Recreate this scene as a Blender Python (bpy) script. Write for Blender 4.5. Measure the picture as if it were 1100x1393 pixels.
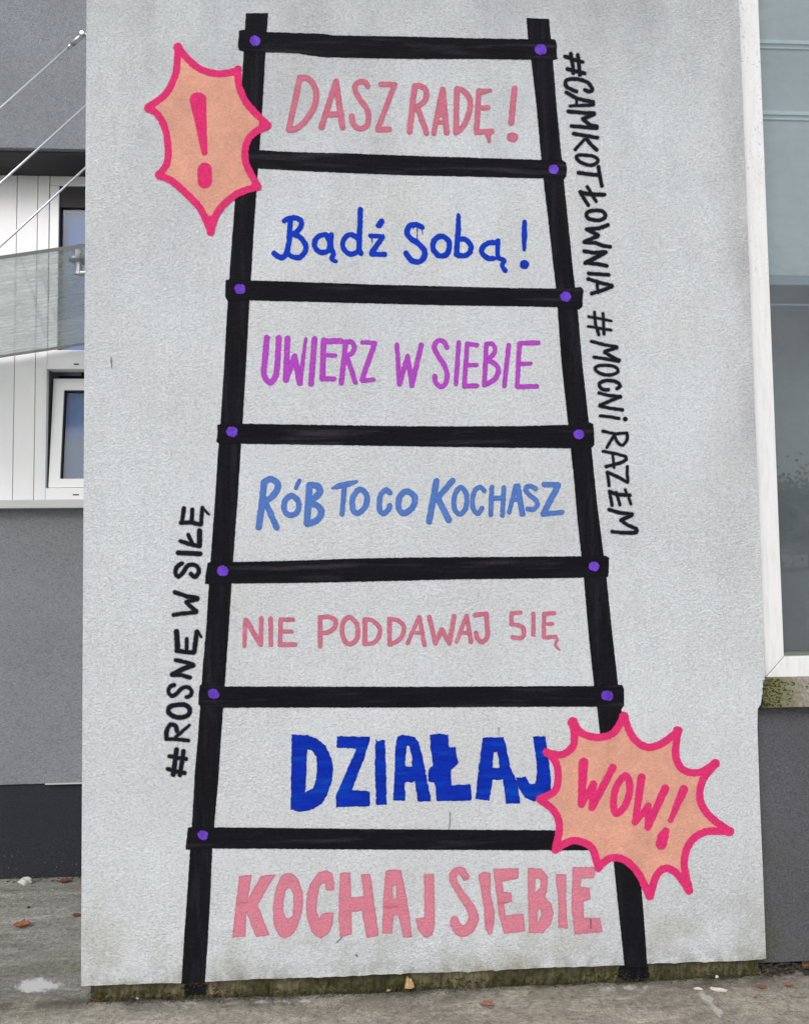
import bpy, bmesh, math, random
import numpy as np
from mathutils import Vector, Matrix

for o in list(bpy.data.objects):
    bpy.data.objects.remove(o, do_unlink=True)
S = bpy.context.scene
COL = S.collection
random.seed(7)

# ------------------------------------------------------------------ camera
F_PX = 1066.0                       # focal length in pixels of the 1100x1393 photograph
YAW, PITCH, ROLL = (math.radians(a) for a in (3.254, 2.924, -0.5842))
EYE = np.array([0.0, -2.6, 1.43])
_cy, _sy, _cp, _sp = math.cos(YAW), math.sin(YAW), math.cos(PITCH), math.sin(PITCH)
_fwd = np.array([_sy * _cp, _cy * _cp, _sp]); _right = np.array([_cy, -_sy, 0.0]); _up = np.cross(_right, _fwd)
_r = math.cos(ROLL) * _right + math.sin(ROLL) * _up
_u = -math.sin(ROLL) * _right + math.cos(ROLL) * _up
cam_data = bpy.data.cameras.new('camera'); cam = bpy.data.objects.new('camera', cam_data); COL.objects.link(cam)
cam_data.sensor_fit = 'VERTICAL'; cam_data.sensor_height = 24.0; cam_data.lens = 24.0 * F_PX / 1393.0
cam_data.clip_start = 0.02; cam_data.clip_end = 600
m = Matrix.Identity(4)
for i in range(3):
    m[i][0], m[i][1], m[i][2], m[i][3] = _r[i], _u[i], -_fwd[i], EYE[i]
cam.matrix_world = m
S.camera = cam

# ------------------------------------------------------------------ light
SUN_EL, SUN_AZ = math.radians(38), math.radians(205)   # compass azimuth, clockwise from +Y
world = bpy.data.worlds.new('World'); S.world = world; world.use_nodes = True
wn = world.node_tree.nodes; wl = world.node_tree.links
bg = wn['Background']
sky = wn.new('ShaderNodeTexSky'); sky.sky_type = 'NISHITA'; sky.sun_disc = False
sky.sun_elevation = SUN_EL; sky.sun_rotation = SUN_AZ; sky.air_density = 1.0; sky.dust_density = 3.0
hs = wn.new('ShaderNodeHueSaturation'); hs.inputs['Saturation'].default_value = 0.42
wl.new(sky.outputs[0], hs.inputs['Color']); wl.new(hs.outputs[0], bg.inputs['Color'])
bg.inputs['Strength'].default_value = 0.15
sd = bpy.data.lights.new('sun', 'SUN'); sd.energy = 1.1; sd.angle = math.radians(28); sd.color = (1.0, 0.985, 0.965)
sun = bpy.data.objects.new('sun', sd); COL.objects.link(sun)
sv = Vector((math.sin(SUN_AZ) * math.cos(SUN_EL), math.cos(SUN_AZ) * math.cos(SUN_EL), math.sin(SUN_EL)))
sun.rotation_euler = sv.to_track_quat('Z', 'Y').to_euler()
S.view_settings.view_transform = 'Standard'; S.view_settings.look = 'None'
S.view_settings.gamma = 1.0; S.view_settings.use_curve_mapping = False
S.view_settings.exposure = 0.05

# ------------------------------------------------------------------ helpers
def ray(x, y):
    return _r * ((x - 550) / F_PX) - _u * ((y - 696.5) / F_PX) + _fwd

def at(x, y, Y=0.0):                 # where the sight line through a photo pixel meets the plane Y
    d = ray(x, y); p = EYE + d * ((Y - EYE[1]) / d[1]); return Vector(p)

def atz(x, y, Z=0.0):
    d = ray(x, y); p = EYE + d * ((Z - EYE[2]) / d[2]); return Vector(p)

def at_many(P, Y):                   # (n,2) pixels -> (n,3) points on plane Y
    d = np.outer((P[:, 0] - 550) / F_PX, _r) - np.outer((P[:, 1] - 696.5) / F_PX, _u) + _fwd
    return EYE + d * ((Y - EYE[1]) / d[:, 1])[:, None]

def tag(o, label=None, cat=None, group=None, kind=None):
    if label: o['label'] = label
    if cat: o['category'] = cat
    if group: o['group'] = group
    if kind: o['kind'] = kind
    return o

def mesh_obj(name, verts, faces, mat, parent=None, smooth=False):
    me = bpy.data.meshes.new(name); me.from_pydata([tuple(v) for v in verts], [], faces); me.update()
    if mat: me.materials.append(mat)
    if smooth:
        for p in me.polygons: p.use_smooth = True
    o = bpy.data.objects.new(name, me); COL.objects.link(o)
    if parent: o.parent = parent
    return o

def from_bm(name, bm, mat, parent=None, smooth=False):
    bmesh.ops.recalc_face_normals(bm, faces=bm.faces)
    me = bpy.data.meshes.new(name); bm.to_mesh(me); bm.free()
    if mat: me.materials.append(mat)
    if smooth:
        for p in me.polygons: p.use_smooth = True
    o = bpy.data.objects.new(name, me); COL.objects.link(o)
    if parent: o.parent = parent
    return o

def add_box(bm, x0, x1, y0, y1, z0, z1, bev=0.0):
    vs = [bm.verts.new(c) for c in ((x0,y0,z0),(x1,y0,z0),(x1,y1,z0),(x0,y1,z0),(x0,y0,z1),(x1,y0,z1),(x1,y1,z1),(x0,y1,z1))]
    fs = [bm.faces.new([vs[i] for i in q]) for q in ((0,3,2,1),(4,5,6,7),(0,1,5,4),(1,2,6,5),(2,3,7,6),(3,0,4,7))]
    if bev:
        es = set(e for f in fs for e in f.edges)
        bmesh.ops.bevel(bm, geom=list(es), offset=bev, segments=2, affect='EDGES', profile=0.6)

def box(name, x0, x1, y0, y1, z0, z1, mat, parent=None, bev=0.0):
    bm = bmesh.new(); add_box(bm, x0, x1, y0, y1, z0, z1, bev); return from_bm(name, bm, mat, parent)

def prism(name, poly, y0, y1, mat, parent=None, bev=0.0):
    """poly: (x,z) outline, extruded from y0 (front) to y1 (back)."""
    bm = bmesh.new()
    a = [bm.verts.new((x, y0, z)) for x, z in poly]; b = [bm.verts.new((x, y1, z)) for x, z in poly]
    f = bm.faces.new(a); bm.faces.new(b[::-1]); n = len(poly)
    for i in range(n): bm.faces.new((a[i], b[i], b[(i+1) % n], a[(i+1) % n]))
    if bev:
        bmesh.ops.bevel(bm, geom=list(f.edges), offset=bev, segments=2, affect='EDGES', profile=0.6)
    return from_bm(name, bm, mat, parent)

def tube(bm, a, b, r0, r1=None, n=12, cap=True):
    a, b = Vector(a), Vector(b); r1 = r0 if r1 is None else r1
    d = (b - a).normalized(); q = d.to_track_quat('Z', 'Y')
    A = [bm.verts.new(a + q @ Vector((math.cos(t)*r0, math.sin(t)*r0, 0))) for t in (2*math.pi*i/n for i in range(n))]
    B = [bm.verts.new(b + q @ Vector((math.cos(t)*r1, math.sin(t)*r1, 0))) for t in (2*math.pi*i/n for i in range(n))]
    for i in range(n): bm.faces.new((A[i], A[(i+1)%n], B[(i+1)%n], B[i]))
    if cap: bm.faces.new(A[::-1]); bm.faces.new(B)

# ------------------------------------------------------------------ materials
def lin(c):
    return tuple((v/255/12.92 if v/255 <= 0.04045 else ((v/255+0.055)/1.055)**2.4) for v in c)

class NT:
    def __init__(s, name):
        s.m = bpy.data.materials.new(name); s.m.use_nodes = True
        s.t = s.m.node_tree; s.n = s.t.nodes; s.l = s.t.links
        s.b = s.n['Principled BSDF']; s.out = s.n['Material Output']
        s.geo = s.n.new('ShaderNodeNewGeometry'); s.pos = s.geo.outputs['Position']
    def link(s, a, b): s.l.new(a, b)
    def node(s, t, **k):
        n = s.n.new(t)
        for a, v in k.items(): setattr(n, a, v)
        return n
    def mapped(s, scale):
        n = s.node('ShaderNodeMapping'); n.inputs['Scale'].default_value = scale; s.link(s.pos, n.inputs[0]); return n.outputs[0]
    def noise(s, scale, detail=3, rough=0.55, stretch=None, dist=0.0):
        n = s.node('ShaderNodeTexNoise'); n.inputs['Scale'].default_value = scale; n.inputs['Detail'].default_value = detail
        n.inputs['Roughness'].default_value = rough; n.inputs['Distortion'].default_value = dist
        s.link(s.mapped(stretch) if stretch else s.pos, n.inputs['Vector']); return n.outputs['Fac']
    def voro(s, scale, feature='F1', stretch=None):
        n = s.node('ShaderNodeTexVoronoi'); n.inputs['Scale'].default_value = scale; n.feature = feature
        s.link(s.mapped(stretch) if stretch else s.pos, n.inputs['Vector']); return n.outputs['Distance']
    def rng(s, v, a, b, c=0.0, d=1.0, smooth=False):
        n = s.node('ShaderNodeMapRange'); n.clamp = True
        if smooth: n.interpolation_type = 'SMOOTHSTEP'
        s.link(v, n.inputs[0])
        for i, k in enumerate((a, b, c, d)):
            if isinstance(k, (int, float)): n.inputs[i+1].default_value = k
            else: s.link(k, n.inputs[i+1])
        return n.outputs[0]
    def math(s, op, a, b=None, c=None):
        n = s.node('ShaderNodeMath', operation=op)
        for i, k in enumerate((a, b, c)):
            if k is None: continue
            if isinstance(k, (int, float)): n.inputs[i].default_value = k
            else: s.link(k, n.inputs[i])
        return n.outputs[0]
    def mix(s, f, a, b):
        n = s.node('ShaderNodeMix', data_type='RGBA')
        for i, k in ((0, f), (6, a), (7, b)):
            if isinstance(k, (int, float)): n.inputs[i].default_value = k
            elif isinstance(k, tuple): n.inputs[i].default_value = (*k[:3], 1)
            else: s.link(k, n.inputs[i])
        return n.outputs[2]
    def scale(s, colr, v):
        n = s.node('ShaderNodeVectorMath', operation='SCALE')
        if isinstance(colr, tuple): n.inputs[0].default_value = colr
        else: s.link(colr, n.inputs[0])
        s.link(v, n.inputs['Scale']); return n.outputs[0]
    def xyz(s):
        n = s.node('ShaderNodeSeparateXYZ'); s.link(s.pos, n.inputs[0]); return n.outputs
    def bump(s, h, strength, dist):
        n = s.node('ShaderNodeBump'); n.inputs['Strength'].default_value = strength; n.inputs['Distance'].default_value = dist
        s.link(h, n.inputs['Height']); s.link(n.outputs[0], s.b.inputs['Normal']); return n
    def base(s, c, rough=0.8, spec=0.3, metal=0.0):
        if isinstance(c, tuple): s.b.inputs['Base Color'].default_value = (*c[:3], 1)
        else: s.link(c, s.b.inputs['Base Color'])
        if isinstance(rough, (int, float)): s.b.inputs['Roughness'].default_value = rough
        else: s.link(rough, s.b.inputs['Roughness'])
        s.b.inputs['Specular IOR Level'].default_value = spec; s.b.inputs['Metallic'].default_value = metal
        return s.m

def grain_height(t):
    """the grooved grain of the render, shared by the wall and everything painted on it"""
    a = t.noise(118, 3, 0.66, (1, 1, 1.4), 1.0); b = t.noise(330, 2, 0.6); v = t.voro(190, 'F1', (1, 1, 1.35))
    g = t.rng(a, 0.36, 0.62); h = t.math('MULTIPLY_ADD', b, 0.4, g)
    return t.math('MULTIPLY_ADD', v, -0.45, h), g, b

def plaster_white():
    t = NT('white_render'); h, g, b = grain_height(t)
    x, y, z = t.xyz()
    c0, c1 = lin((214, 219, 224)), lin((201, 205, 210))
    big = t.noise(1.7, 5, 0.6); c = t.mix(t.rng(big, 0.35, 0.7), c0, c1)
    warm = t.noise(3.3, 4, 0.6); c = t.mix(t.rng(warm, 0.5, 0.75, 0, 0.5), c, lin((213, 215, 211)))
    c = t.scale(c, t.rng(t.noise(7, 4, 0.6, (3.0, 1, 0.22)), 0.3, 0.72, 1.015, 0.97))
    # grime rising from the ground: greenish, broken
    low = t.rng(z, 0.07, 0.42, 1, 0); blot = t.noise(6.5, 5, 0.65)
    gl = t.math('MULTIPLY', low, t.rng(blot, 0.42, 0.72)); c = t.mix(t.math('MULTIPLY', gl, 0.62), c, lin((140, 140, 118)))
    edge = t.math('MULTIPLY', t.rng(z, 0.05, 0.13, 1, 0), t.rng(t.noise(22, 4), 0.4, 0.62)); c = t.mix(t.math('MULTIPLY', edge, 0.6), c, lin((112, 112, 84)))
    # grey rain smudges high up and beside the window frame
    hi = t.math('MULTIPLY', t.rng(z, 2.1, 3.5), t.rng(t.noise(2.6, 5, 0.65, (1, 1, 0.6)), 0.45, 0.72)); c = t.mix(t.math('MULTIPLY', hi, 0.8), c, lin((150, 153, 160))); top = t.math('MULTIPLY', t.rng(z, 2.75, 3.5), t.rng(t.noise(1.3, 5, 0.6), 0.25, 0.6, 0.3, 1)); c = t.mix(t.math('MULTIPLY', top, 0.45), c, lin((166, 171, 173)))
    side = t.math('MULTIPLY', t.rng(x, 1.2, 1.36), t.rng(t.noise(4.0, 4, 0.6, (1, 1, 0.5)), 0.4, 0.65)); side = t.math('MULTIPLY', side, t.rng(z, 0.95, 1.4)); c = t.mix(t.math('MULTIPLY', side, 0.45), c, lin((140, 132, 134)))
    pit = t.rng(g, 0.0, 0.7, 0.77, 1.06); c = t.scale(c, t.math('MULTIPLY', pit, t.rng(b, 0.3, 0.7, 0.93, 1.05)))
    t.bump(h, 0.8, 0.0021)
    return t.base(c, 0.9, 0.15)

def plaster_grey(name, rgb, low_green=0.0, specks=0.0, z_low=0.5, fade=None):
    t = NT(name); h, g, b = grain_height(t); x, y, z = t.xyz()
    c = t.mix(t.rng(t.noise(2.2, 4), 0.35, 0.7), lin(rgb), lin(tuple(v*0.93 for v in rgb)))
    if low_green:
        f = t.math('MULTIPLY', t.rng(z, 0.05, z_low, 1, 0), t.rng(t.noise(7, 4), 0.35, 0.65)); f = t.math('MULTIPLY', f, t.rng(x, 1.32, 1.44, 1.6, 0.3))
        c = t.mix(t.math('MULTIPLY', f, low_green), c, lin((84, 88, 46)))
    if specks:
        f = t.math('MULTIPLY', t.rng(z, 0.02, 0.2, 1, 0), t.rng(t.noise(95, 2), 0.66, 0.7)); c = t.mix(t.math('MULTIPLY', f, specks), c, (0.35, 0.35, 0.33))
    c = t.scale(c, t.math('MULTIPLY', t.rng(g, 0, 0.65, 0.76, 1.10), t.rng(b, 0.32, 0.68, 0.78, 1.22)))
    t.bump(h, 0.9, 0.0024)
    return t.base(c, 0.88, 0.2)

def paint(name, rgb, streak=None, var=0.18, alpha=1.0, thin=0.0, pale=None, rough=0.8, spray=0.0, see=0.0, grainy=0.84, thr=0.56, rimd=0.0):
    t = NT(name); h, g, b = grain_height(t)
    at_ = t.node('ShaderNodeAttribute'); at_.attribute_name = 'cover'; cov = at_.outputs['Fac']
    c = lin(rgb); st = streak or (1, 1, 1)
    s1 = t.noise(26, 4, 0.6, st)
    c = t.scale(c, t.rng(s1, 0.3, 0.7, 1 - var, 1 + var))
    if rimd:
        ia = t.node('ShaderNodeAttribute'); ia.attribute_name = 'inside'
        c = t.scale(c, t.rng(ia.outputs['Fac'], 0.15, 0.8, 1 - rimd, 1 + rimd * 0.5, True))
    if pale:
        c = t.mix(t.rng(t.noise(14, 4, 0.6, st), thr, thr + 0.16, 0, 0.8), c, lin(pale))
    c = t.scale(c, t.math('MULTIPLY', t.rng(g, 0.0, 0.7, grainy, 1.04), t.rng(b, 0.32, 0.68, 1 - (1 - grainy) * 0.5, 1 + (1 - grainy) * 0.5)))
    e = t.math('ADD', cov, t.math('MULTIPLY', t.math('SUBTRACT', g, 0.35 if not spray else 0.0), 0.9 if not spray else 0.6))
    a = t.rng(e, -0.55, 0.45 if not spray else 0.9, 0, 1, True)
    if see:                         # what was painted underneath shows through in patches
        a = t.math('MULTIPLY', a, t.rng(t.noise(9, 4, 0.6), 0.35, 0.7, alpha, alpha - see))
    elif thin:
        a = t.math('MULTIPLY', a, t.rng(s1, 0.35, 0.72, alpha, alpha - thin))
    else:
        a = t.math('MULTIPLY', a, alpha)
    t.bump(h, 0.75, 0.002)
    t.base(c, rough, 0.12); t.link(a, t.b.inputs['Alpha'])
    return t.m

M = {}
M['white'] = plaster_white()
M['black_v'] = paint('black_wall_paint_upright', (21, 21, 27), (2.5, 1, 0.25), 0.35, pale=(38, 37, 45), grainy=0.6, thr=0.5)
M['black_h'] = paint('black_wall_paint_level', (20, 20, 27), (0.18, 1, 2.6), 0.35, pale=(56, 54, 62), grainy=0.6, thr=0.54)
M['spray'] = paint('black_marker_paint', (24, 24, 35), None, 0.15, spray=1.0, alpha=0.97)
M['violet'] = paint('violet_paint', (106, 66, 196), (1, 1, 1), 0.35, pale=(134, 100, 220))
M['coral'] = paint('coral_pink_paint', (209, 116, 139), (1, 1, 1.6), 0.12, alpha=0.96, thin=0.26, pale=(222, 140, 158), rimd=0.08)
M['coral_low'] = paint('coral_pink_brush_paint', (220, 133, 152), (0.4, 1, 2.2), 0.09, alpha=0.97, thin=0.25, pale=(196, 110, 130), rimd=0.1)
M['royal'] = paint('royal_blue_paint', (14, 58, 188), (1, 1, 1), 0.14, rimd=0.1)
M['deep'] = paint('deep_blue_brush_paint', (6, 44, 168), (0.35, 1, 2.4), 0.22, pale=(4, 76, 188), thr=0.52, rimd=0.1)
M['magenta'] = paint('orchid_paint', (182, 74, 198), (1.4, 1, 1), 0.12, alpha=0.98, thin=0.12, rimd=0.08)
M['sky_blue'] = paint('cornflower_blue_paint', (84, 124, 200), (1.4, 1, 1), 0.09, alpha=0.98, thin=0.16, pale=(102, 142, 214), rimd=0.08)
M['hot'] = paint('hot_pink_paint', (222, 52, 116), None, 0.07)
M['peach'] = paint('peach_paint', (227, 168, 146), None, 0.03, alpha=1.0, see=0.22, grainy=0.88)
M['pen'] = paint('thin_pen_line', (86, 84, 104), None, 0.2, alpha=0.6)

M['grey_up'] = plaster_grey('grey_render_upper', (146, 150, 158))
M['grey_low'] = plaster_grey('grey_render_lower', (137, 140, 145))
M['dark_plinth'] = plaster_grey('anthracite_plinth_render', (50, 52, 58), specks=0.8)
M['dark_wall'] = plaster_grey('anthracite_wall_render', (100, 101, 107), low_green=0.9, z_low=0.5)

t = NT('white_cladding'); c = t.mix(t.rng(t.noise(3, 4, 0.6, (3, 1, 0.5)), 0.35, 0.7), lin((240, 240, 243)), lin((232, 233, 236)))
M['cladding'] = t.base(c, 0.42, 0.4)
t = NT('white_window_plastic'); M['plastic'] = t.base(lin((240, 241, 243)), 0.35, 0.45)
t = NT('weathered_white_frame'); x, y, z = t.xyz()
c = t.mix(t.rng(t.noise(30, 4, 0.6, (2, 1, 0.25)), 0.45, 0.7, 0, 0.55), lin((226, 227, 229)), lin((206, 206, 206)))
spk = t.math('MULTIPLY', t.rng(t.noise(70, 3, 0.7), 0.57, 0.64), t.rng(t.noise(5, 2, 0.5), 0.38, 0.58)); spk = t.math('MULTIPLY', spk, t.rng(z, 2.0, 3.2, 0.12, 1)); c = t.mix(t.math('MULTIPLY', spk, 0.55), c, lin((140, 134, 124)))
t.bump(t.noise(60, 3, 0.6, (2, 1, 0.2)), 0.15, 0.001); M['frame'] = t.base(c, 0.5, 0.35)
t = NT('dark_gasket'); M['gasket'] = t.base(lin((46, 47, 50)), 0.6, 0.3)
t = NT('dark_soffit_board'); M['soffit'] = t.base(t.mix(t.noise(4), lin((62, 60, 62)), lin((74, 72, 72))), 0.7, 0.2)
t = NT('metal_sill'); M['sillmetal'] = t.base(t.mix(t.rng(t.noise(5, 3, 0.6, (0.4, 1, 1)), 0.4, 0.7), lin((190, 192, 192)), lin((172, 175, 175))), 0.45, 0.4)
t = NT('steel'); t.bump(t.noise(200, 2), 0.1, 0.0004); M['steel'] = t.base(lin((196, 198, 202)), 0.26, 0.5, 1.0)
t = NT('satin_white_steel'); M['rod'] = t.base(lin((222, 224, 228)), 0.28, 0.5, 0.55)
t = NT('reflected_sky_blue'); c = t.mix(t.rng(t.noise(18, 3, 0.6, (3, 1, 0.3)), 0.35, 0.7), lin((96, 128, 178)), lin((82, 114, 166))); M['reflection_curtain'] = t.base(c, 0.8, 0.1)  # blue of the reflected sky put into the curtain colour
t = NT('blind_fabric'); c = t.mix(t.rng(t.noise(2.2, 5, 0.6), 0.38, 0.64), lin((200, 206, 207)), lin((180, 187, 190))); M['blind'] = t.base(c, 0.8, 0.1)
t = NT('blind_hem'); M['hem'] = t.base(lin((224, 234, 238)), 0.5, 0.2)
t = NT('dim_interior'); M['interior'] = t.base(lin((126, 130, 134)), 0.9, 0.1)

def glass(name, tint, thru, dirt=0.0, ior_boost=1.0, streak=(1, 1, 1), rough=0.0, wave=0.0):
    t = NT(name); n = t.n; n.remove(t.b)
    tr = t.node('ShaderNodeBsdfTransparent'); tr.inputs[0].default_value = (*tint, 1)
    gl = t.node('ShaderNodeBsdfGlossy'); gl.inputs['Roughness'].default_value = rough; gl.inputs['Color'].default_value = (0.95, 0.97, 1, 1)
    fr = t.node('ShaderNodeLayerWeight'); fr.inputs['Blend'].default_value = 0.5
    f5 = t.math('MULTIPLY_ADD', t.math('POWER', fr.outputs['Facing'], 5.0), 1 - 0.06 * ior_boost, 0.06 * ior_boost)
    mx = t.node('ShaderNodeMixShader'); t.link(f5, mx.inputs[0]); t.link(tr.outputs[0], mx.inputs[1]); t.link(gl.outputs[0], mx.inputs[2])
    if wave:
        bp = t.node('ShaderNodeBump'); bp.inputs['Strength'].default_value = wave; bp.inputs['Distance'].default_value = 0.002
        t.link(t.noise(3.0, 2, 0.5), bp.inputs['Height']); t.link(bp.outputs[0], gl.inputs['Normal'])
    last = mx.outputs[0]
    if dirt:
        df = t.node('ShaderNodeBsdfTranslucent'); df.inputs[0].default_value = (*lin((184, 190, 187)), 1)
        d2 = t.node('ShaderNodeBsdfDiffuse'); d2.inputs[0].default_value = (*lin((190, 196, 193)), 1)
        ad = t.node('ShaderNodeMixShader'); ad.inputs[0].default_value = 0.5; t.link(df.outputs[0], ad.inputs[1]); t.link(d2.outputs[0], ad.inputs[2])
        f = t.rng(t.noise(14, 5, 0.65, streak, 0.5), 0.35, 0.75, dirt * 0.35, dirt)
        m2 = t.node('ShaderNodeMixShader'); t.link(f, m2.inputs[0]); t.link(last, m2.inputs[1]); t.link(ad.outputs[0], m2.inputs[2]); last = m2.outputs[0]
    t.link(last, t.out.inputs[0]); return t.m
M['canopy_glass'] = glass('dirty_canopy_glass', (0.93, 0.96, 0.95), 1, dirt=0.62, streak=(0.5, 3.0, 1), wave=0.0)
t = NT('glass_cut_edge'); M['glass_edge'] = t.base(lin((34, 44, 46)), 0.25, 0.5)
M['glass_left'] = glass('pattern_glass', (0.86, 0.9, 0.94), 1, rough=0.12, ior_boost=0.6)
M['glass_right'] = glass('window_glass', (0.86, 0.89, 0.90), 1, dirt=0.14, ior_boost=1.3, wave=0.04, streak=(0.6, 1, 1.2))

def concrete(name, a, b, green, coarse):
    t = NT(name); x, y, z = t.xyz()
    c = t.mix(t.rng(t.noise(2.4, 6, 0.62, (0.6, 1.3, 1), 0.4), 0.32, 0.7), lin(a), lin(b))
    st = t.noise(9, 6, 0.7, (0.5, 2.2, 1), 0.8); c = t.scale(c, t.rng(st, 0.3, 0.72, 0.68, 1.28))
    c = t.mix(t.rng(t.noise(4.5, 5, 0.6, (0.5, 1.5, 1)), 0.48, 0.7, 0, green), c, lin((112, 112, 84)))
    f = t.noise(coarse, 5, 0.8); c = t.scale(c, t.math('MULTIPLY', t.rng(f, 0.3, 0.7, 0.5, 1.45), t.rng(t.noise(190, 3, 0.7), 0.3, 0.7, 0.8, 1.2)))
    # broken dark brown margin along the foot of the walls
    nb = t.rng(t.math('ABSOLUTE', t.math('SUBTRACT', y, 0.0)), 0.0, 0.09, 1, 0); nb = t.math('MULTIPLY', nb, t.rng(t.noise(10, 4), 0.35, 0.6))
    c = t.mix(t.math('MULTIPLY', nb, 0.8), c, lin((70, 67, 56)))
    h = t.math('ADD', t.math('MULTIPLY', st, 0.6), f); t.bump(h, 0.9, 0.009)
    return t.base(c, t.rng(st, 0.3, 0.7, 0.45, 0.85), 0.35)
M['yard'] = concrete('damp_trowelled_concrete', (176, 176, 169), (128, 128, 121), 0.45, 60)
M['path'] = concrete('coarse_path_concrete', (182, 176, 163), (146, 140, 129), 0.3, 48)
t = NT('mossy_foundation'); n1 = t.noise(16, 5, 0.7)
wv = t.node('ShaderNodeTexWave'); wv.inputs['Scale'].default_value = 26; wv.inputs['Distortion'].default_value = 2.0; wv.inputs['Detail'].default_value = 2; t.link(t.mapped((1, 0, 0.12)), wv.inputs[0])
c = t.mix(t.rng(n1, 0.36, 0.62), lin((86, 80, 64)), lin((84, 86, 54))); c = t.mix(t.rng(t.noise(5, 4), 0.42, 0.62), c, lin((120, 112, 90)))
c = t.scale(c, t.rng(wv.outputs['Fac'], 0, 1, 0.93, 1.03)); c = t.scale(c, t.math('MULTIPLY', t.rng(t.noise(38, 4, 0.75), 0.32, 0.68, 0.4, 1.25), t.rng(t.noise(4.5, 3, 0.6, (1, 0, 0)), 0.38, 0.6, 0.55, 1.05)))
t.bump(t.math('MULTIPLY_ADD', wv.outputs['Fac'], 0.25, t.noise(70, 4, 0.7)), 0.8, 0.004); M['foundation'] = t.base(c, 0.95, 0.1)
t = NT('mossy_sill_concrete'); x, y, z = t.xyz()
c = t.mix(t.rng(t.noise(70, 4, 0.75), 0.35, 0.68), lin((120, 115, 106)), lin((178, 173, 164)))
mf = t.math('ADD', x, t.math('MULTIPLY', t.math('SUBTRACT', t.noise(12, 4, 0.7), 0.5), 0.14)); c = t.mix(t.rng(mf, 1.40, 1.52, 0.85, 0), c, lin((100, 104, 62)))
c = t.mix(t.rng(mf, 1.345, 1.385, 0.8, 0), c, lin((66, 62, 52)))
t.bump(t.noise(90, 4, 0.7), 0.8, 0.004); M['sill'] = t.base(c, 0.92, 0.15)
t = NT('moss'); M['moss'] = t.base(t.mix(t.noise(90, 3), lin((74, 80, 34)), lin((46, 46, 26))), 0.95, 0.05)
t = NT('soil_crumb'); M['crumb'] = t.base(t.mix(t.noise(120, 3), lin((40, 37, 32)), lin((78, 73, 64))), 0.95, 0.1)
def leafm(name, a, b):
    t = NT(name); m_ = t.base(t.mix(t.rng(t.noise(120, 3), 0.35, 0.65), lin(a), lin(b)), 0.65, 0.25); return m_
M['leaf_o'] = leafm('dry_leaf_orange', (160, 104, 72), (122, 76, 54)); M['leaf_t'] = leafm('dry_leaf_tan', (190, 160, 116), (150, 120, 84))
M['leaf_r'] = leafm('dry_leaf_rust', (118, 74, 58), (88, 58, 48)); M['leaf_s'] = leafm('dry_leaf_salmon', (166, 116, 98), (138, 86, 72))
t = NT('white_scrap'); t.bump(t.noise(80, 3), 0.4, 0.002); M['scrap'] = t.base(lin((186, 186, 184)), 0.7, 0.2)
t = NT('pale_chip'); M['chip'] = t.base(t.mix(t.noise(90), lin((206, 202, 194)), lin((186, 180, 170))), 0.7, 0.2)
def stainm(name, rgb, amax, st):
    t = NT(name); a_ = t.node('ShaderNodeAttribute'); a_.attribute_name = 'cover'
    f = t.math('ADD', a_.outputs['Fac'], t.math('MULTIPLY', t.math('SUBTRACT', t.noise(24, 5, 0.7, st, 0.5), 0.5), 2.2))
    t.base(lin(rgb), 0.8, 0.2); t.link(t.rng(f, -0.35, 0.7, 0, amax, True), t.b.inputs['Alpha']); t.bump(t.noise(120, 4, 0.7), 0.5, 0.004); return t.m
M['stain'] = stainm('dried_white_paint', (212, 212, 212), 0.85, (0.7, 1.6, 1)); M['stain2'] = stainm('scuffed_white_paint', (200, 198, 190), 0.75, (1.5, 0.8, 1))
t = NT('bark'); M['bark'] = t.base((0.05, 0.042, 0.035), 0.9, 0.1)
t = NT('tree_foliage'); M['foliage'] = t.base(t.mix(t.noise(1.5), (0.035, 0.055, 0.02), (0.08, 0.09, 0.035)), 0.8, 0.1)

# ------------------------------------------------------------------ setting: ground
def sheet(name, x0, x1, y0, y1, z, mat, label=None, jag=None):
    nx = 40
    v, f = [], []
    for j in range(2):
        for i in range(nx + 1):
            v.append((x0 + (x1 - x0) * i / nx, (y0, y1)[j] + (jag(x0 + (x1 - x0) * i / nx) if (jag and j == 1) else 0), z))
    for i in range(nx): f.append((i, i + 1, nx + 2 + i, nx + 1 + i))
    o = mesh_obj(name, v, f, mat); o['kind'] = 'structure'
    if label: o['label'] = label
    return o
sheet('ground', -150, 150, -160, 120, 0.0, M['yard'], 'damp grey trowelled concrete yard around the walls')
# the coarser path along the foot of the wall, a slab 12 mm proud with a worn uneven edge
rp = random.Random(3); wob = [rp.uniform(-1, 1) for _ in range(400)]
def jag(x):
    u = (x + 9) * 18; i = int(u) % 398; k = u - int(u)
    return (wob[i] * (1 - k) + wob[i + 1] * k) * 0.008 + 0.045 * min(max((-0.87 - x) / 0.12, 0.0), 1.0)
def path_z(x):
    k = min(max((-0.25 - x) / 0.6, 0.0), 1.0); k2 = min(max((x + 1.6) / 0.5, 0.0), 1.0); return 0.012 + 0.009 * k * k2
pv, pf = [], []
xs = np.concatenate([np.linspace(-6, -2.2, 20), np.linspace(-2.18, 2.4, 240), np.linspace(2.5, 8, 20)])
for x in xs:
    j = jag(x); e = 0.012 + j
    hz = path_z(x)
    for (yy, zz) in ((e, -0.02), (e - 0.003, hz - 0.002), (e - 0.012, hz), (-0.35 , hz), (-6.0, 0.012)): pv.append((x, yy, zz))
for i in range(len(xs) - 1):
    for k in range(4): a = i * 5 + k; pf.append((a, a + 5, a + 6, a + 1))
path = mesh_obj('path', pv, pf, M['path']); tag(path, 'coarse beige grey concrete path along the foot of the painted wall', kind='structure')

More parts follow.
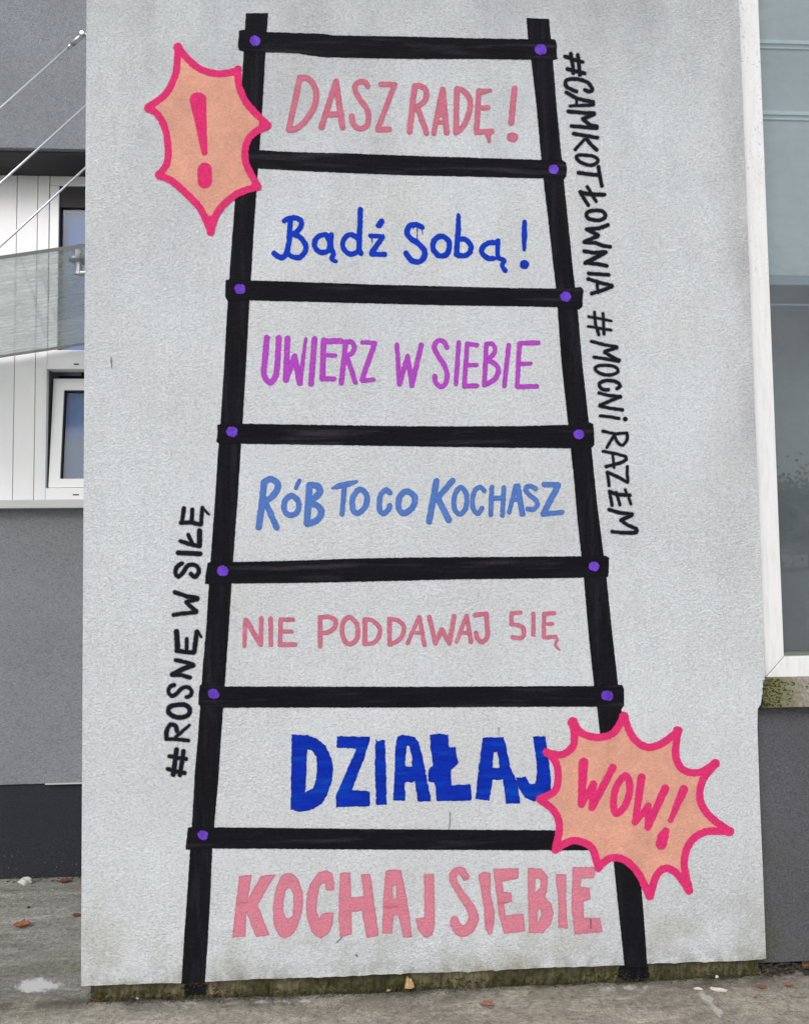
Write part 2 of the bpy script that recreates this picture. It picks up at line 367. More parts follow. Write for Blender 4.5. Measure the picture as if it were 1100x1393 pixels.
# ------------------------------------------------------------------ the painted wall
rw = random.Random(11)
def wall_outline():
    bl, br = at(110, 1342), at(1042, 1305)
    pts = []
    n = 150
    for i in range(n + 1):                                   # ragged lower edge of the render
        k = i / n; p = bl.lerp(br, k); pts.append((p.x, p.z + rw.uniform(-0.0011, 0.0011) + 0.0012 * math.sin(k * 31)))
    for (px, py) in ((1037.5, 1200), (1032.5, 1080), (1029.5, 990), (1028.3, 963.5), (1029.5, 962), (1034.5, 959), (1036, 950), (1035.2, 942), (1037, 932), (1039, 924), (1040, 915)):
        p = at(px, py); pts.append((p.x, p.z))
    a, b = at(1040, 915), at(1004, 0); d = (b - a).normalized()
    for k in (0.25, 0.5, 0.75, 1.0): p = a.lerp(b, k); pts.append((p.x, p.z))
    p = b + d * 1.2; pts.append((p.x, p.z))
    a, b = at(110, 1342), at(118, 0); d = (b - a).normalized(); p = b + d * 1.27; pts.append((p.x, p.z)); 
    for k in (1.0, 0.66, 0.33): p = a.lerp(b, k); pts.append((p.x, p.z))
    return pts
wall = prism('mural_wall', wall_outline(), 0.0, 0.92, M['white'], bev=0.004)
tag(wall, 'tall pale grey rendered wall end painted with a black ladder and slogans', 'wall')
# foundation strip, set back under the overhanging render
fv, ff = [], []
nfx, nfz = 190, 6
for i in range(nfx + 1):
    for j in range(nfz + 1):
        x = -0.868 + (1.318 + 0.868) * i / nfx; z = -0.03 + 0.17 * j / nfz
        fv.append((x, 0.028 + rw.uniform(-0.004, 0.004) - (0.012 if j == 1 else 0.006 if j == 2 else 0) * rw.random(), z))
for i in range(nfx):
    for j in range(nfz): a = i * (nfz + 1) + j; ff.append((a, a + nfz + 1, a + nfz + 2, a + 1))
b0 = len(fv); fv += [(-0.868, 0.9, -0.03), (-0.868, 0.9, 0.14)]; ff.append((0, nfz, b0 + 1, b0))
mesh_obj('foundation', fv, ff, M['foundation'], wall)['label'] = 'mossy recessed foundation strip below the render'

# ------------------------------------------------------------------ painted marks: distance fields turned into thin sheets
RNG = np.random.default_rng(5)
LAT = RNG.uniform(-1, 1, (512, 512))
def vnoise(X, Y, s):
    x, y = X / s + 37.3, Y / s + 11.7; xi, yi = np.floor(x).astype(int), np.floor(y).astype(int); fx, fy = x - xi, y - yi
    fx, fy = fx*fx*(3-2*fx), fy*fy*(3-2*fy); g = lambda i, j: LAT[i % 512, j % 512]
    return (g(xi, yi)*(1-fx)+g(xi+1, yi)*fx)*(1-fy)+(g(xi, yi+1)*(1-fx)+g(xi+1, yi+1)*fx)*fy

def catmull(P, closed=False, k=8):
    P = [np.array(p, float) for p in P]
    if closed: P = P[:-1] if np.allclose(P[0][:2], P[-1][:2]) else P
    n = len(P); out = []
    rngi = range(n) if closed else range(n - 1)
    for i in rngi:
        if closed: a, b, c, d = P[(i-1) % n], P[i], P[(i+1) % n], P[(i+2) % n]
        else: a, b, c, d = P[max(i-1, 0)], P[i], P[i+1], P[min(i+2, n-1)]
        for j in range(k):
            t = j / k; out.append(0.5*((2*b)+(c-a)*t+(2*a-5*b+4*c-d)*t*t+(3*b-a-3*c+d)*t**3))
    out.append(P[0] if closed else P[-1]); return out

def field(shapes, X, Y):
    D = np.full(X.shape, -1e9)
    for sh in shapes:
        kind = sh[0]
        if kind == 'p':                                      # filled outline with optional holes
            inside = np.zeros(X.shape, bool); dist = np.full(X.shape, 1e9)
            for loop in sh[1:]:
                L = [np.array(q[:2], float) for q in loop]
                for a, b in zip(L, L[1:] + L[:1]):
                    e = b - a; w0, w1 = X - a[0], Y - a[1]; tt = np.clip((w0*e[0]+w1*e[1])/max(e@e, 1e-9), 0, 1)
                    dist = np.minimum(dist, np.hypot(w0-tt*e[0], w1-tt*e[1]))
                    if a[1] != b[1]:
                        cr = ((a[1] > Y) != (b[1] > Y)) & (X < (b[0]-a[0])*(Y-a[1])/(b[1]-a[1])+a[0]); inside ^= cr
            D = np.maximum(D, np.where(inside, dist, -dist))
        else:
            P = sh[1]
            for a, b in zip(P, P[1:]):
                e = np.array([b[0]-a[0], b[1]-a[1]]); L2 = max(e@e, 1e-9); w0, w1 = X-a[0], Y-a[1]
                tt = np.clip((w0*e[0]+w1*e[1])/L2, 0, 1)
                D = np.maximum(D, a[2]+(b[2]-a[2])*tt-np.hypot(w0-tt*e[0], w1-tt*e[1]))
    return D

def paint_mesh(name, shapes, mat, off, parent, soft=0.8, amp=0.45, step=1.0, plane='wall', label=None, amp2=0.0, rim=0.01):
    allp = np.array([q[:2] for sh in shapes for lp in (sh[1:] if sh[0] == 'p' else [sh[1]]) for q in lp], float)
    rm = max([q[2] for sh in shapes if sh[0] != 'p' for q in sh[1]] or [0]) + soft + 3
    x0, y0 = allp.min(0) - rm; x1, y1 = allp.max(0) + rm
    gx = np.arange(x0, x1 + step, step); gy = np.arange(y0, y1 + step, step); X, Y = np.meshgrid(gx, gy)
    D = field(shapes, X, Y) + amp * vnoise(X, Y, 3.1) + amp * 0.6 * vnoise(X, Y, 1.4)
    if amp2: D = D + amp2 * vnoise(X, Y, 11.0)
    DP = D.copy(); D = D / soft; A = D + 1.0                                 # sheet reaches to cover = -1
    verts, cov, faces, dep = [], [], [], []
    idx = {}
    def vid(x, y, c, dd=9.0):
        k = (round(x, 3), round(y, 3)); i = idx.get(k)
        if i is None: i = idx[k] = len(verts); verts.append((x, y)); cov.append(min(1.0, max(-1.0, c))); dep.append(min(1.0, max(0.0, dd / rim)))
        return i
    lim = max(1.0, rim / soft)
    full = (D[:-1, :-1] > lim) & (D[1:, :-1] > lim) & (D[:-1, 1:] > lim) & (D[1:, 1:] > lim)
    pos = A > 0
    cnt = pos[:-1, :-1].astype(int) + pos[1:, :-1] + pos[:-1, 1:] + pos[1:, 1:]
    for j in range(full.shape[0]):
        row = full[j]; i = 0
        e = np.flatnonzero(np.diff(np.concatenate(([0], row.astype(int), [0]))))
        for s, t_ in zip(e[::2], e[1::2]):
            faces.append((vid(gx[s], gy[j], 1), vid(gx[t_], gy[j], 1), vid(gx[t_], gy[j+1], 1), vid(gx[s], gy[j+1], 1)))
    jj, ii = np.nonzero((cnt > 0) & ~full)
    for j, i in zip(jj, ii):
        q = [(i, j), (i+1, j), (i+1, j+1), (i, j+1)]; poly = []
        for k in range(4):
            (a, b), (c, d) = q[k], q[(k+1) % 4]; va, vc = A[b, a], A[d, c]
            if va > 0: poly.append(vid(gx[a], gy[b], D[b, a], DP[b, a]))
            if (va > 0) != (vc > 0):
                s = va / (va - vc); poly.append(vid(gx[a]+(gx[c]-gx[a])*s, gy[b]+(gy[d]-gy[b])*s, -1, 0.0))
        poly = [p for n_, p in enumerate(poly) if p != poly[n_-1]]
        if len(poly) >= 3: faces.append(tuple(poly))
    P = np.array(verts)
    if plane == 'wall': V = at_many(P, -off)
    else: V = np.array([atz(px, py, off) for px, py in P])
    me = bpy.data.meshes.new(name); me.from_pydata(V.tolist(), [], [f[::-1] for f in faces] if plane != 'wall' else [f[::-1] for f in faces]); me.update()
    at_ = me.attributes.new('cover', 'FLOAT', 'POINT'); at_.data.foreach_set('value', np.array(cov, np.float32))
    a2 = me.attributes.new('inside', 'FLOAT', 'POINT'); a2.data.foreach_set('value', np.array(dep, np.float32))
    me.materials.append(mat); o = bpy.data.objects.new(name, me); COL.objects.link(o)
    if parent: o.parent = parent
    if label: o['label'] = label
    return o

class Crop:                                                   # coordinates read off an enlarged crop of the photograph
    def __init__(s, x0, y0, k): s.x0, s.y0, s.k = x0, y0, k
    def P(s, pts, r=None):
        return [(s.x0+p[0]/s.k, s.y0+p[1]/s.k, ((p[2] if len(p) > 2 else (r or 0))/s.k)) for p in pts]
    def l(s, r, *pts): return ('s', s.P(pts, r))              # straight strokes
    def c(s, r, *pts): return ('s', [tuple(q) for q in catmull(s.P(pts, r))])
    def o(s, r, *pts): return ('s', [tuple(q) for q in catmull(s.P(pts, r), True)])
    def p(s, *loops): return ('p', *[s.P(lp) for lp in loops])
    def ps(s, *loops): return ('p', *[[tuple(q) for q in catmull(s.P(lp), True, 3)][:-1] for lp in loops])

def empty(name, parent=None):
    o = bpy.data.objects.new(name, None); COL.objects.link(o); o.empty_display_size = 0.1
    if parent: o.parent = parent
    return o
FULL = Crop(0, 0, 1)
# ---- ladder
lad = empty('painted_ladder', wall); lad['label'] = 'black painted ladder with seven rungs and violet dots at the joints'
left = [(334.6,18),(364.6,18),(360.5,82),(356,160),(351,229),(346,300),(342.4,360),(339.4,408),(335,490),(330,575),(327,620),(322.5,690),(318.7,740),(315,794),(310.5,865),(305.6,934),(300.8,1000),(297,1060),(293.4,1100),(288.8,1154),(286,1221),(282,1290),(278.8,1337),
        (247,1338),(251,1270),(256,1200),(258.5,1160),(262,1110),(265.3,1050),(269.8,1000),(276,908),(281,850),(284.3,796),(288.2,740),(294,660),(296.5,620),(300.8,565),(305,500),(308.5,434),(313.3,360),(317,310),(322,240),(327,150),(331,82)]
right = [(715.8,24.5),(746.2,26),(751.5,82),(757,150),(763.6,217),(768,262),(773,310),(778,360),(785,421),(792,500),(800.4,574.5),(805,620),(811,680),(816,720),(824,784),(832,860),(840,931),(847,985),(857,1080),(866,1150),(871.6,1205),(876,1260),(879.8,1316),
         (848.8,1316),(847.3,1298),(841,1240),(834.3,1174),(824,1080),(814,982),(807.5,933),(800,860),(793.5,785),(786.5,721),(781,660),(777,620),(772.4,577),(763,490),(756,392),(752,360),(746,305),(740.6,260),(736,217),(729,140),(722,81),(718,54)]
paint_mesh('stile', [FULL.p(left)], M['black_v'], 0.0006, lad, soft=0.7, amp=0.22)
paint_mesh('stile', [FULL.p(right)], M['black_v'], 0.0006, lad, soft=0.7, amp=0.22)
rungs = [
 [(325.5,42),(331,40.5),(361,43.5),(400,45),(440,46),(452,48.2),(560,50),(640,52),(718,53.4),(748,53.2),(754.5,54),(757,60),(756.5,76),(758,80),(751,82),(721,81),(640,80),(560,80),(440,77.6),(400,72),(361,71),(332,70),(325,68),(323.8,62)],
 [(325,203),(353,204.5),(400,207),(480,209),(560,212),(640,214.5),(736,217.5),(764,218),(769,220.5),(770.5,228),(770,239),(767,243),(738,242.6),(640,240),(560,238.5),(493,236),(400,231.8),(352,229),(325,228)],
 [(307.3,381),(313,380),(341,381.5),(420,384),(500,387),(600,389.5),(700,392),(756,392.6),(783,391),(790,390.5),(793.2,395),(792,404),(791.5,417),(787,421),(756,417.6),(700,416.4),(600,415),(520,413),(420,410.4),(339.4,408.4),(310,409.5),(306.5,403),(306.8,390)],
 [(296,578),(300,577),(330,576.4),(420,578),(560,580),(640,580),(700,579.8),(772,578),(801.7,574.5),(806.5,577),(807.3,590),(808,605),(804.5,608.5),(775,609.6),(700,609),(560,607),(420,604.8),(328,603.5),(298,603),(294.6,601),(296,590)],
 [(282.6,766),(289,763.5),(318,764.6),(400,762.8),(480,760),(560,758.5),(640,758),(740,757.3),(790,756.8),(824,756),(827.7,759),(827.5,770),(826.8,783.5),(824,786),(793,785.8),(740,786.6),(620,788),(520,790.5),(400,793),(315,793.8),(285,794.5),(279,794),(280,780)],
 [(272,932),(279,931),(306,934),(400,934),(560,934.5),(740,933.6),(808,933.3),(838,931.5),(846,932),(848,937),(848,960),(844,965),(812,961.4),(740,961.2),(560,962.4),(400,962.4),(302,962.6),(273,961),(270,958),(270.6,945)],
 [(256,1126),(262,1125),(291,1125.6),(380,1126.4),(500,1128),(600,1128.6),(720,1129.4),(800,1130),(845,1131),(848,1157),(804,1156.7),(720,1156.5),(600,1156),(480,1155.5),(380,1154.6),(288,1154.2),(258,1156),(252.8,1155),(254.5,1140)]]
for r in rungs: paint_mesh('rung', [FULL.p(r)], M['black_h'], 0.0010, lad, soft=0.9, amp=0.25, step=1.1)
for (x, y) in ((347,55),(735,67),(752.5,230),(326.3,393),(769,403.5),(315.3,587),(787,590.5),(303,776.5),(807.5,770.5),(290.5,943.5),(825.5,946),(276,1136)):
    r = rw.uniform(5.9, 7.0)
    paint_mesh('joint_dot', [('s', [(x-0.8, y, r), (x+0.8, y+0.4, r)])], M['violet'], 0.0014, lad, soft=0.8, amp=0.5, step=0.7)

def slogan(name, label, mat, off, letters, soft=0.8, amp=0.4, step=0.8, amp2=0.0):
    e = empty(name, wall); e['label'] = label
    for L in letters:
        if len(L): paint_mesh('letter', L, mat, off, e, soft=soft, amp=amp, step=step, amp2=amp2, rim=3.2)
    return e
k = Crop(370, 80, 6.111); q = Crop(540, 80, 6.111)
slogan('slogan', 'coral pink lettering DASZ RADE between the top two rungs', M['coral'], 0.0010, [
 [k.l(24,(232,155),(140,590)), k.c(24,(232,155),(300,165),(350,225),(368,310),(345,410),(280,510),(200,580),(140,592))],
 [k.l(24,(530,190),(410,570)), k.l(24,(530,190),(586,568)), k.l(25,(445,462),(575,462))],
 [k.c(22,(795,228),(770,195),(730,193),(693,220),(692,270),(735,345),(785,415),(803,490),(785,555),(745,580),(700,570),(668,530),(664,475))],
 [k.l(22,(905,210),(1018,215),(880,578)), k.l(24,(880,588),(972,585))],
 [q.l(24,(145,225),(103,605)), q.c(23,(145,228),(190,224),(238,260),(240,325),(205,372),(160,400)), q.l(23,(165,395),(245,618))],
 [q.l(21,(375,255),(303,622)), q.l(24,(378,255),(412,615)), q.l(20,(330,530),(410,530)), q.l(26,(365,330),(358,460))],
 [q.l(23,(495,255),(488,608)), q.c(23,(497,250),(552,268),(600,330),(606,400),(580,500),(540,570),(488,612))],
 [q.l(22,(678,268),(658,612)), q.l(22,(678,270),(720,270),(772,263,14)), q.l(20,(675,412),(755,404)), q.l(23,(660,610),(785,603)), q.l(20,(785,603),(752,640)), q.l(20,(752,640),(764,688,14))],
 [q.l(24,(975,248),(947,532)), q.l(38,(948,650),(966,655))]])
k = Crop(360, 270, 6.111); q = Crop(540, 270, 5.789)
slogan('slogan', 'royal blue handwriting Badz Soba between the second and third rungs', M['royal'], 0.0010, [
 [k.c(21,(165,185),(205,165),(260,162),(303,190),(300,235),(265,278),(222,292)), k.c(22,(212,180),(205,330),(185,445),(150,490),(115,482),(78,455)), k.c(21,(235,295),(300,325),(340,390),(330,450),(290,488),(240,488),(195,462))],
 [k.o(21,(515,310),(480,303),(432,328),(412,380),(435,430),(480,450),(528,430),(540,370)), k.c(20,(553,300),(552,400),(570,460),(558,500),(590,522,14))],
 [k.o(20,(765,325),(710,300),(662,330),(648,390),(672,440),(722,463),(775,435),(785,370)), k.l(22,(795,92),(784,430),(798,455))],
 [k.l(18,(878,310),(978,314)), k.l(22,(975,325),(888,452)), k.l(20,(888,462),(998,465)), k.l(24,(972,192),(948,224)), k.l(4,(890,320),(892,370,2))],
 [q.c(21,(195,225),(150,207),(100,215),(77,260),(100,310),(160,350),(208,400),(215,450),(180,495),(120,492),(85,455),(70,430)), q.l(3,(158,235),(158,320)), q.l(4,(193,240),(202,288,2)), q.l(2,(120,190),(126,240))],
 [q.o(21,(345,297),(292,330),(282,390),(308,435),(345,453),(390,438),(410,380),(398,325))],
 [q.l(21,(482,132,16),(480,240),(467,440)), q.c(20,(490,318),(540,325),(578,370),(570,425),(525,450),(470,445))],
 [q.c(20,(775,350),(720,350),(672,385),(668,430),(710,468),(758,472)), q.c(18,(793,330),(788,420),(800,470),(840,487),(826,530),(850,568))],
 [q.l(18,(1002,185),(1000,300,22),(999,402,12)), q.l(34,(998,520),(1005,520))]])
k = Crop(340, 440, 5.238); q = Crop(530, 440, 5.0)
slogan('slogan', 'orchid purple lettering UWIERZ W SIEBIE between third and fourth rungs', M['magenta'], 0.0010, [
 [k.c(20,(120,100),(108,250),(100,365),(145,420),(185,365),(198,250),(205,102))],
 [k.l(20,(268,107),(255,402)), k.l(18,(258,402),(318,232)), k.l(20,(318,235),(355,425)), k.l(18,(355,425),(397,108,10))],
 [k.l(20,(460,110),(435,430))],
 [k.l(20,(525,122),(515,395)), k.l(20,(525,125),(648,125)), k.l(15,(520,225),(605,228)), k.l(16,(515,395),(598,395))],
 [k.l(18,(682,132),(650,425)), k.c(17,(682,132),(722,132),(745,172),(722,215),(685,228)), k.l(17,(692,240),(750,420))],
 [k.l(15,(800,135),(890,138)), k.l(18,(888,142),(797,400)), k.l(15,(800,408),(880,400))],
 [q.l(15,(48,145),(66,415)), q.l(15,(66,415),(122,222)), q.l(15,(122,222),(150,422)), q.l(16,(150,422),(214,145))],
 [q.c(16,(388,165),(365,122),(325,120),(301,158),(325,215),(370,285),(390,350),(375,412),(343,430),(312,402),(305,358))],
 [q.l(15,(468,130),(450,412))],
 [q.l(15,(525,140),(506,428)), q.l(15,(530,140),(592,145)), q.l(14,(520,285),(588,282)), q.l(15,(505,426),(592,424))],
 [q.l(15,(655,145),(642,418)), q.c(15,(655,140),(695,140),(715,175),(700,215),(665,245)), q.c(16,(665,250),(715,275),(738,320),(712,380),(645,418))],
 [q.l(15,(808,148),(778,425))],
 [q.l(15,(880,135),(866,428)), q.l(15,(880,135),(1008,131)), q.l(14,(875,277),(955,271)), q.l(15,(868,430),(998,428))]])
k = Crop(335, 630, 4.583); q = Crop(560, 630, 4.783)
slogan('slogan', 'cornflower blue lettering ROB TO CO KOCHASZ in the ladder middle', M['sky_blue'], 0.0010, [
 [k.l(20,(110,125),(100,235),(78,398)), k.c(19,(110,120),(150,100),(192,122),(193,165),(160,210),(120,238)), k.l(18,(120,245),(190,402))],
 [k.o(17,(280,203),(240,240),(240,300),(275,325),(318,305),(324,240)), k.l(12,(330,108),(310,155))],
 [k.l(20,(393,138),(378,372)), k.c(20,(393,138),(440,142),(460,172),(440,205),(400,232)), k.c(20,(400,250),(448,270),(468,310),(438,358),(380,378))],
 [k.l(12,(535,157,6),(570,145,18),(640,128,18),(685,116,10)), k.l(15,(612,150),(596,318))],
 [k.o(17,(710,163),(666,210),(663,285),(693,312),(735,280),(752,210))],
 [k.c(16,(893,185),(873,168),(842,190),(828,240),(832,295),(855,315),(885,290),(893,265))],
 [k.o(18,(1000,176),(955,210),(950,280),(980,313),(1032,280),(1050,215))],
 [q.l(20,(160,117),(112,380)), q.l(18,(265,115),(165,228)), q.l(20,(165,225),(240,370))],
 [q.o(16,(318,158),(280,205),(275,290),(310,332),(350,290),(355,205))],
 [q.c(15,(470,180),(448,158),(412,175),(395,230),(400,300),(430,328),(455,292))],
 [q.l(15,(520,157),(512,335)), q.l(15,(598,160),(588,340)), q.l(15,(515,232),(590,226))],
 [q.l(14,(675,150),(632,320)), q.l(18,(688,150),(718,330)), q.l(13,(650,240),(705,240))],
 [q.c(15,(805,167),(765,150),(740,168),(755,200),(800,235),(815,270),(790,300),(752,298))],
 [q.l(17,(860,140),(950,142)), q.l(19,(950,145),(855,330)), q.l(15,(860,332),(975,320))]])
k = Crop(320, 810, 4.783); q = Crop(540, 810, 4.583)
slogan('slogan', 'small coral pink lettering NIE PODDAWAJ SIE below the fifth rung', M['coral'], 0.0010, [
 [k.l(13,(66,158),(60,328)), k.l(16,(72,162),(162,315)), k.l(14,(170,150),(166,322))],
 [k.l(14,(230,150),(232,322))],
 [k.l(14,(295,157),(292,322)), k.l(13,(295,157),(375,157)), k.l(13,(295,235),(368,235)), k.l(15,(292,320),(390,320))],
 [k.l(15,(552,145),(553,328)), k.c(14,(550,143),(610,140),(653,165),(645,210),(600,240),(560,246))],
 [k.o(15,(745,143),(702,175),(695,245),(720,305),(755,315),(792,275),(792,190))],
 [k.l(15,(843,158),(842,315)), k.c(14,(845,157),(892,163),(938,210),(935,262),(900,308),(845,315))],
 [k.l(14,(1002,155),(1003,318)), k.c(14,(1002,152),(1055,162),(1094,200),(1090,250),(1058,295),(1005,320))],
 [q.l(12,(136,135),(65,298)), q.l(13,(138,135),(170,308)), q.l(11,(90,232),(162,235))],
 [q.l(14,(200,135),(238,300)), q.l(14,(238,300),(278,212)), q.l(14,(278,212),(325,300)), q.l(14,(325,300),(355,130))],
 [q.l(12,(430,128),(370,290)), q.l(13,(432,128),(460,288)), q.l(11,(400,232),(452,235))],
 [q.l(14,(485,123),(520,117),(558,114,12)), q.c(14,(555,114),(560,200),(560,260),(530,290),(502,272),(490,235))],
 [q.l(12,(768,107),(712,112),(710,178),(750,184)), q.c(13,(750,184),(785,205),(787,250),(765,266),(718,260))],
 [q.l(12,(848,114),(848,246))],
 [q.l(12,(914,116),(914,260)), q.l(12,(915,115),(978,110)), q.l(11,(915,180),(966,177)), q.l(12,(915,262),(985,257)), q.c(9,(985,257),(997,275),(985,308),(1008,338,6))]])
k = Crop(380, 980, 5.238); q = Crop(570, 980, 5.5)
slogan('slogan', 'thick deep blue block letters DZIALAJ running up to the WOW burst', M['deep'], 0.0010, [
 [k.p([(88,100),(200,105),(270,130),(330,185),(370,270),(382,340),(375,430),(340,530),(300,595),(240,632),(150,652),(82,635),(85,360)], [(198,205),(235,215),(262,260),(270,310),(262,420),(240,485),(185,512)])],
 [k.p([(410,112),(648,118),(610,250),(515,495),(560,500),(640,505),(645,610),(405,618),(402,540),(470,380),(550,200),(410,195)])],
 [k.p([(685,135),(700,148),(735,137),(750,145),(760,400),(762,600),(688,602),(680,350)])],
 [k.p([(840,115),(880,103),(965,120),(990,155),(1020,270),(1050,430),(1082,575),(985,578),(965,435),(935,442),(890,435),(895,572),(810,570),(820,400),(825,200)], [(905,185),(925,180),(945,260),(942,328),(893,330)])],
 [q.p([(80,108),(150,98),(215,108),(220,200),(272,200),(278,270),(290,320),(260,355),(235,370),(240,485),(385,480),(390,600),(130,602),(118,465),(70,460),(68,380),(80,352),(105,340),(85,200)])],
 [q.p([(480,130),(630,125),(650,200),(680,350),(735,470),(755,620),(650,622),(625,440),(548,445),(522,600),(422,585),(440,400),(465,200)], [(555,235),(585,235),(602,358),(545,355)])],
 [q.p([(850,122),(942,118),(960,250),(980,400),(985,520),(930,580),(860,608),(790,575),(745,510),(722,430),(795,422),(830,480),(870,470),(882,380),(870,250)])]], amp=0.55, step=1.0)
k = Crop(300, 1160, 3.929); q = Crop(560, 1160, 3.929)
slogan('slogan', 'large coral pink block letters KOCHAJ SIEBIE below the lowest rung', M['coral_low'], 0.0010, [
 [k.p([(100,125),(168,118),(145,250),(215,125),(292,118),(198,280),(225,350),(262,440),(190,452),(138,320),(133,448),(63,452),(80,290)])],
 [k.ps([(360,110),(400,125),(430,185),(440,260),(425,350),(392,425),(345,457),(305,430),(280,350),(290,220),(320,130)], [(370,190),(388,230),(390,300),(380,345),(345,348),(335,280),(345,210)])],
 [k.p([(565,95),(595,110),(608,160),(606,200),(562,200),(560,165),(545,163),(528,180),(518,230),(512,310),(528,355),(538,330),(565,320),(602,320),(598,380),(580,425),(540,457),(515,450),(485,420),(462,350),(457,280),(462,220),(480,165),(525,105)])],
 [k.p([(638,108),(692,103),(697,240),(765,232),(750,118),(800,112),(822,280),(845,445),(780,455),(755,310),(700,315),(700,435),(660,448),(640,452),(630,340)])],
 [k.p([(880,100),(915,90),(965,92),(985,200),(1010,340),(1022,452),(975,450),(950,335),(925,335),(915,430),(862,432),(868,280),(875,150)], [(918,180),(938,170),(940,240),(922,250)])],
 [q.p([(65,115),(118,113),(122,380),(110,440),(70,457),(35,420),(20,352),(68,348)])],
 [q.c(20,(285,128),(262,97),(228,105),(222,150),(260,215),(310,290,24),(330,350,27),(302,405,30),(262,418,30),(232,385,26),(228,358,20))],
 [q.p([(355,120),(385,103),(418,110),(420,220),(442,320),(440,380),(425,432),(408,438),(390,400),(385,300),(372,220)])],
 [q.p([(435,85),(570,82),(568,138),(480,155),(490,210),(530,215),(535,262),(490,275),(500,335),(595,328),(605,420),(490,432),(465,330),(445,180)])],
 [q.p([(620,82),(690,85),(728,130),(722,200),(710,235),(745,275),(755,320),(745,380),(700,430),(625,428),(620,250)], [(660,135),(688,145),(685,185),(655,218)], [(685,295),(692,330),(672,370),(668,320)])],
 [q.p([(768,115),(825,115),(822,250),(832,405),(782,402),(782,250)])],
 [q.p([(858,78),(985,75),(970,135),(905,138),(900,182),(950,188),(952,250),(915,262),(918,350),(1005,348),(1018,425),(870,438),(852,300)])]], amp=0.45, step=1.0, amp2=0.3)
# ---- hashtags
k = Crop(750, 60, 7.74); q = Crop(760, 230, 7.33)
slogan('hashtag', 'black downward lettering with hash sign, upper half of the right hand line', M['spray'], 0.0010, [
 [k.l(20,(200,102),(225,240),(226,305)), k.l(20,(275,112),(285,200),(297,325)), k.l(19,(140,130),(180,145),(325,188)), k.l(20,(165,262),(345,308))],
 [k.c(20,(350,482),(400,500),(425,470),(380,405),(290,372),(190,368),(145,395),(160,450),(260,498))],
 [k.l(20,(155,508),(260,570),(435,610),(438,640,18),(192,650,15)), k.l(14,(262,585),(262,645))],
 [k.l(20,(173,708),(360,725),(445,725)), k.l(22,(445,735),(330,785)), k.l(20,(330,790),(400,850),(475,868)), k.l(20,(475,885),(208,862))],
 [k.l(20,(230,942),(480,985)), k.l(16,(345,1000),(245,1112)), k.l(20,(370,1000),(420,1065),(472,1112))],
 [k.o(18,(375,1172),(290,1168),(260,1195),(310,1245),(400,1275),(468,1255),(483,1212),(435,1180))],
 [q.l(20,(195,35),(300,52),(400,60)), q.l(18,(391,-24),(405,60),(425,168))],
 [q.l(20,(212,228),(300,250),(450,255)), q.l(18,(212,235),(292,360)), q.l(17,(280,175),(370,322))],
 [q.o(19,(360,412),(290,425),(272,460),(300,495),(370,510),(435,498),(462,462),(430,420))],
 [q.l(20,(485,557),(400,590),(275,600)), q.l(19,(280,602),(388,655)), q.l(19,(388,668),(250,725)), q.l(19,(252,730),(360,735),(440,765),(508,775))],
 [q.l(19,(250,818),(350,835),(462,825)), q.l(22,(462,830),(265,935)), q.l(19,(268,935),(380,945),(475,965))],
 [q.l(19,(295,1040),(492,1054))],
 [q.l(18,(290,1095),(400,1130),(525,1160)), q.l(19,(525,1170),(430,1210),(325,1240)), q.l(15,(375,1120),(388,1232))]], soft=1.3, amp=0.25, step=0.8)
k = Crop(780, 410, 8.19); q = Crop(790, 570, 8.19)
slogan('hashtag', 'black downward lettering with hash sign, lower half of the right hand line', M['spray'], 0.0010, [
 [k.l(17,(230,120),(240,250),(278,370)), k.l(17,(325,135),(330,260),(337,365)), k.l(15,(165,170),(260,185),(415,218)), k.l(15,(160,278),(415,320))],
 [k.l(18,(195,445),(330,480),(478,505)), k.l(20,(475,515),(345,560)), k.l(20,(345,568),(420,615),(505,655)), k.l(18,(500,668),(360,640),(225,620))],
 [k.o(18,(370,712),(270,718),(238,755),(300,805),(400,820),(480,795),(488,755),(440,722))],
 [k.c(20,(480,970),(515,940),(470,895),(370,880),(295,905),(288,945),(325,980),(385,985))],
 [k.l(18,(280,1020),(400,1050),(520,1058)), k.l(20,(520,1062),(400,1110),(290,1160)), k.l(19,(290,1165),(400,1190),(542,1208))],
 [k.l(18,(295,1275),(400,1285),(500,1303)), k.l(24,(571,1310),(574,1312))],
 [q.l(17,(240,135),(380,165),(508,155)), q.c(17,(508,155),(510,230),(455,292),(400,250),(368,180)), q.l(17,(368,180),(285,318))],
 [q.l(17,(245,360),(380,385),(490,415)), q.c(19,(490,415),(500,450),(430,490),(278,530)), q.l(15,(350,385),(366,540))],
 [q.l(17,(512,530),(512,610),(520,695)), q.l(19,(515,705),(400,640),(290,592)), q.l(17,(290,592),(312,742))],
 [q.l(22,(318,808),(400,840),(540,848)), q.l(17,(315,815),(345,962)), q.l(17,(388,815),(432,955)), q.l(15,(488,785),(530,880),(552,950))],
 [q.l(20,(310,1010),(430,1045),(565,1058)), q.l(22,(565,1070),(445,1125)), q.l(20,(445,1130),(520,1185),(610,1220)), q.c(24,(612,1225),(605,1262),(500,1268,21),(345,1255,19))]], soft=1.3, amp=0.25, step=0.8)
k = Crop(210, 670, 6.96); q = Crop(210, 860, 6.633)
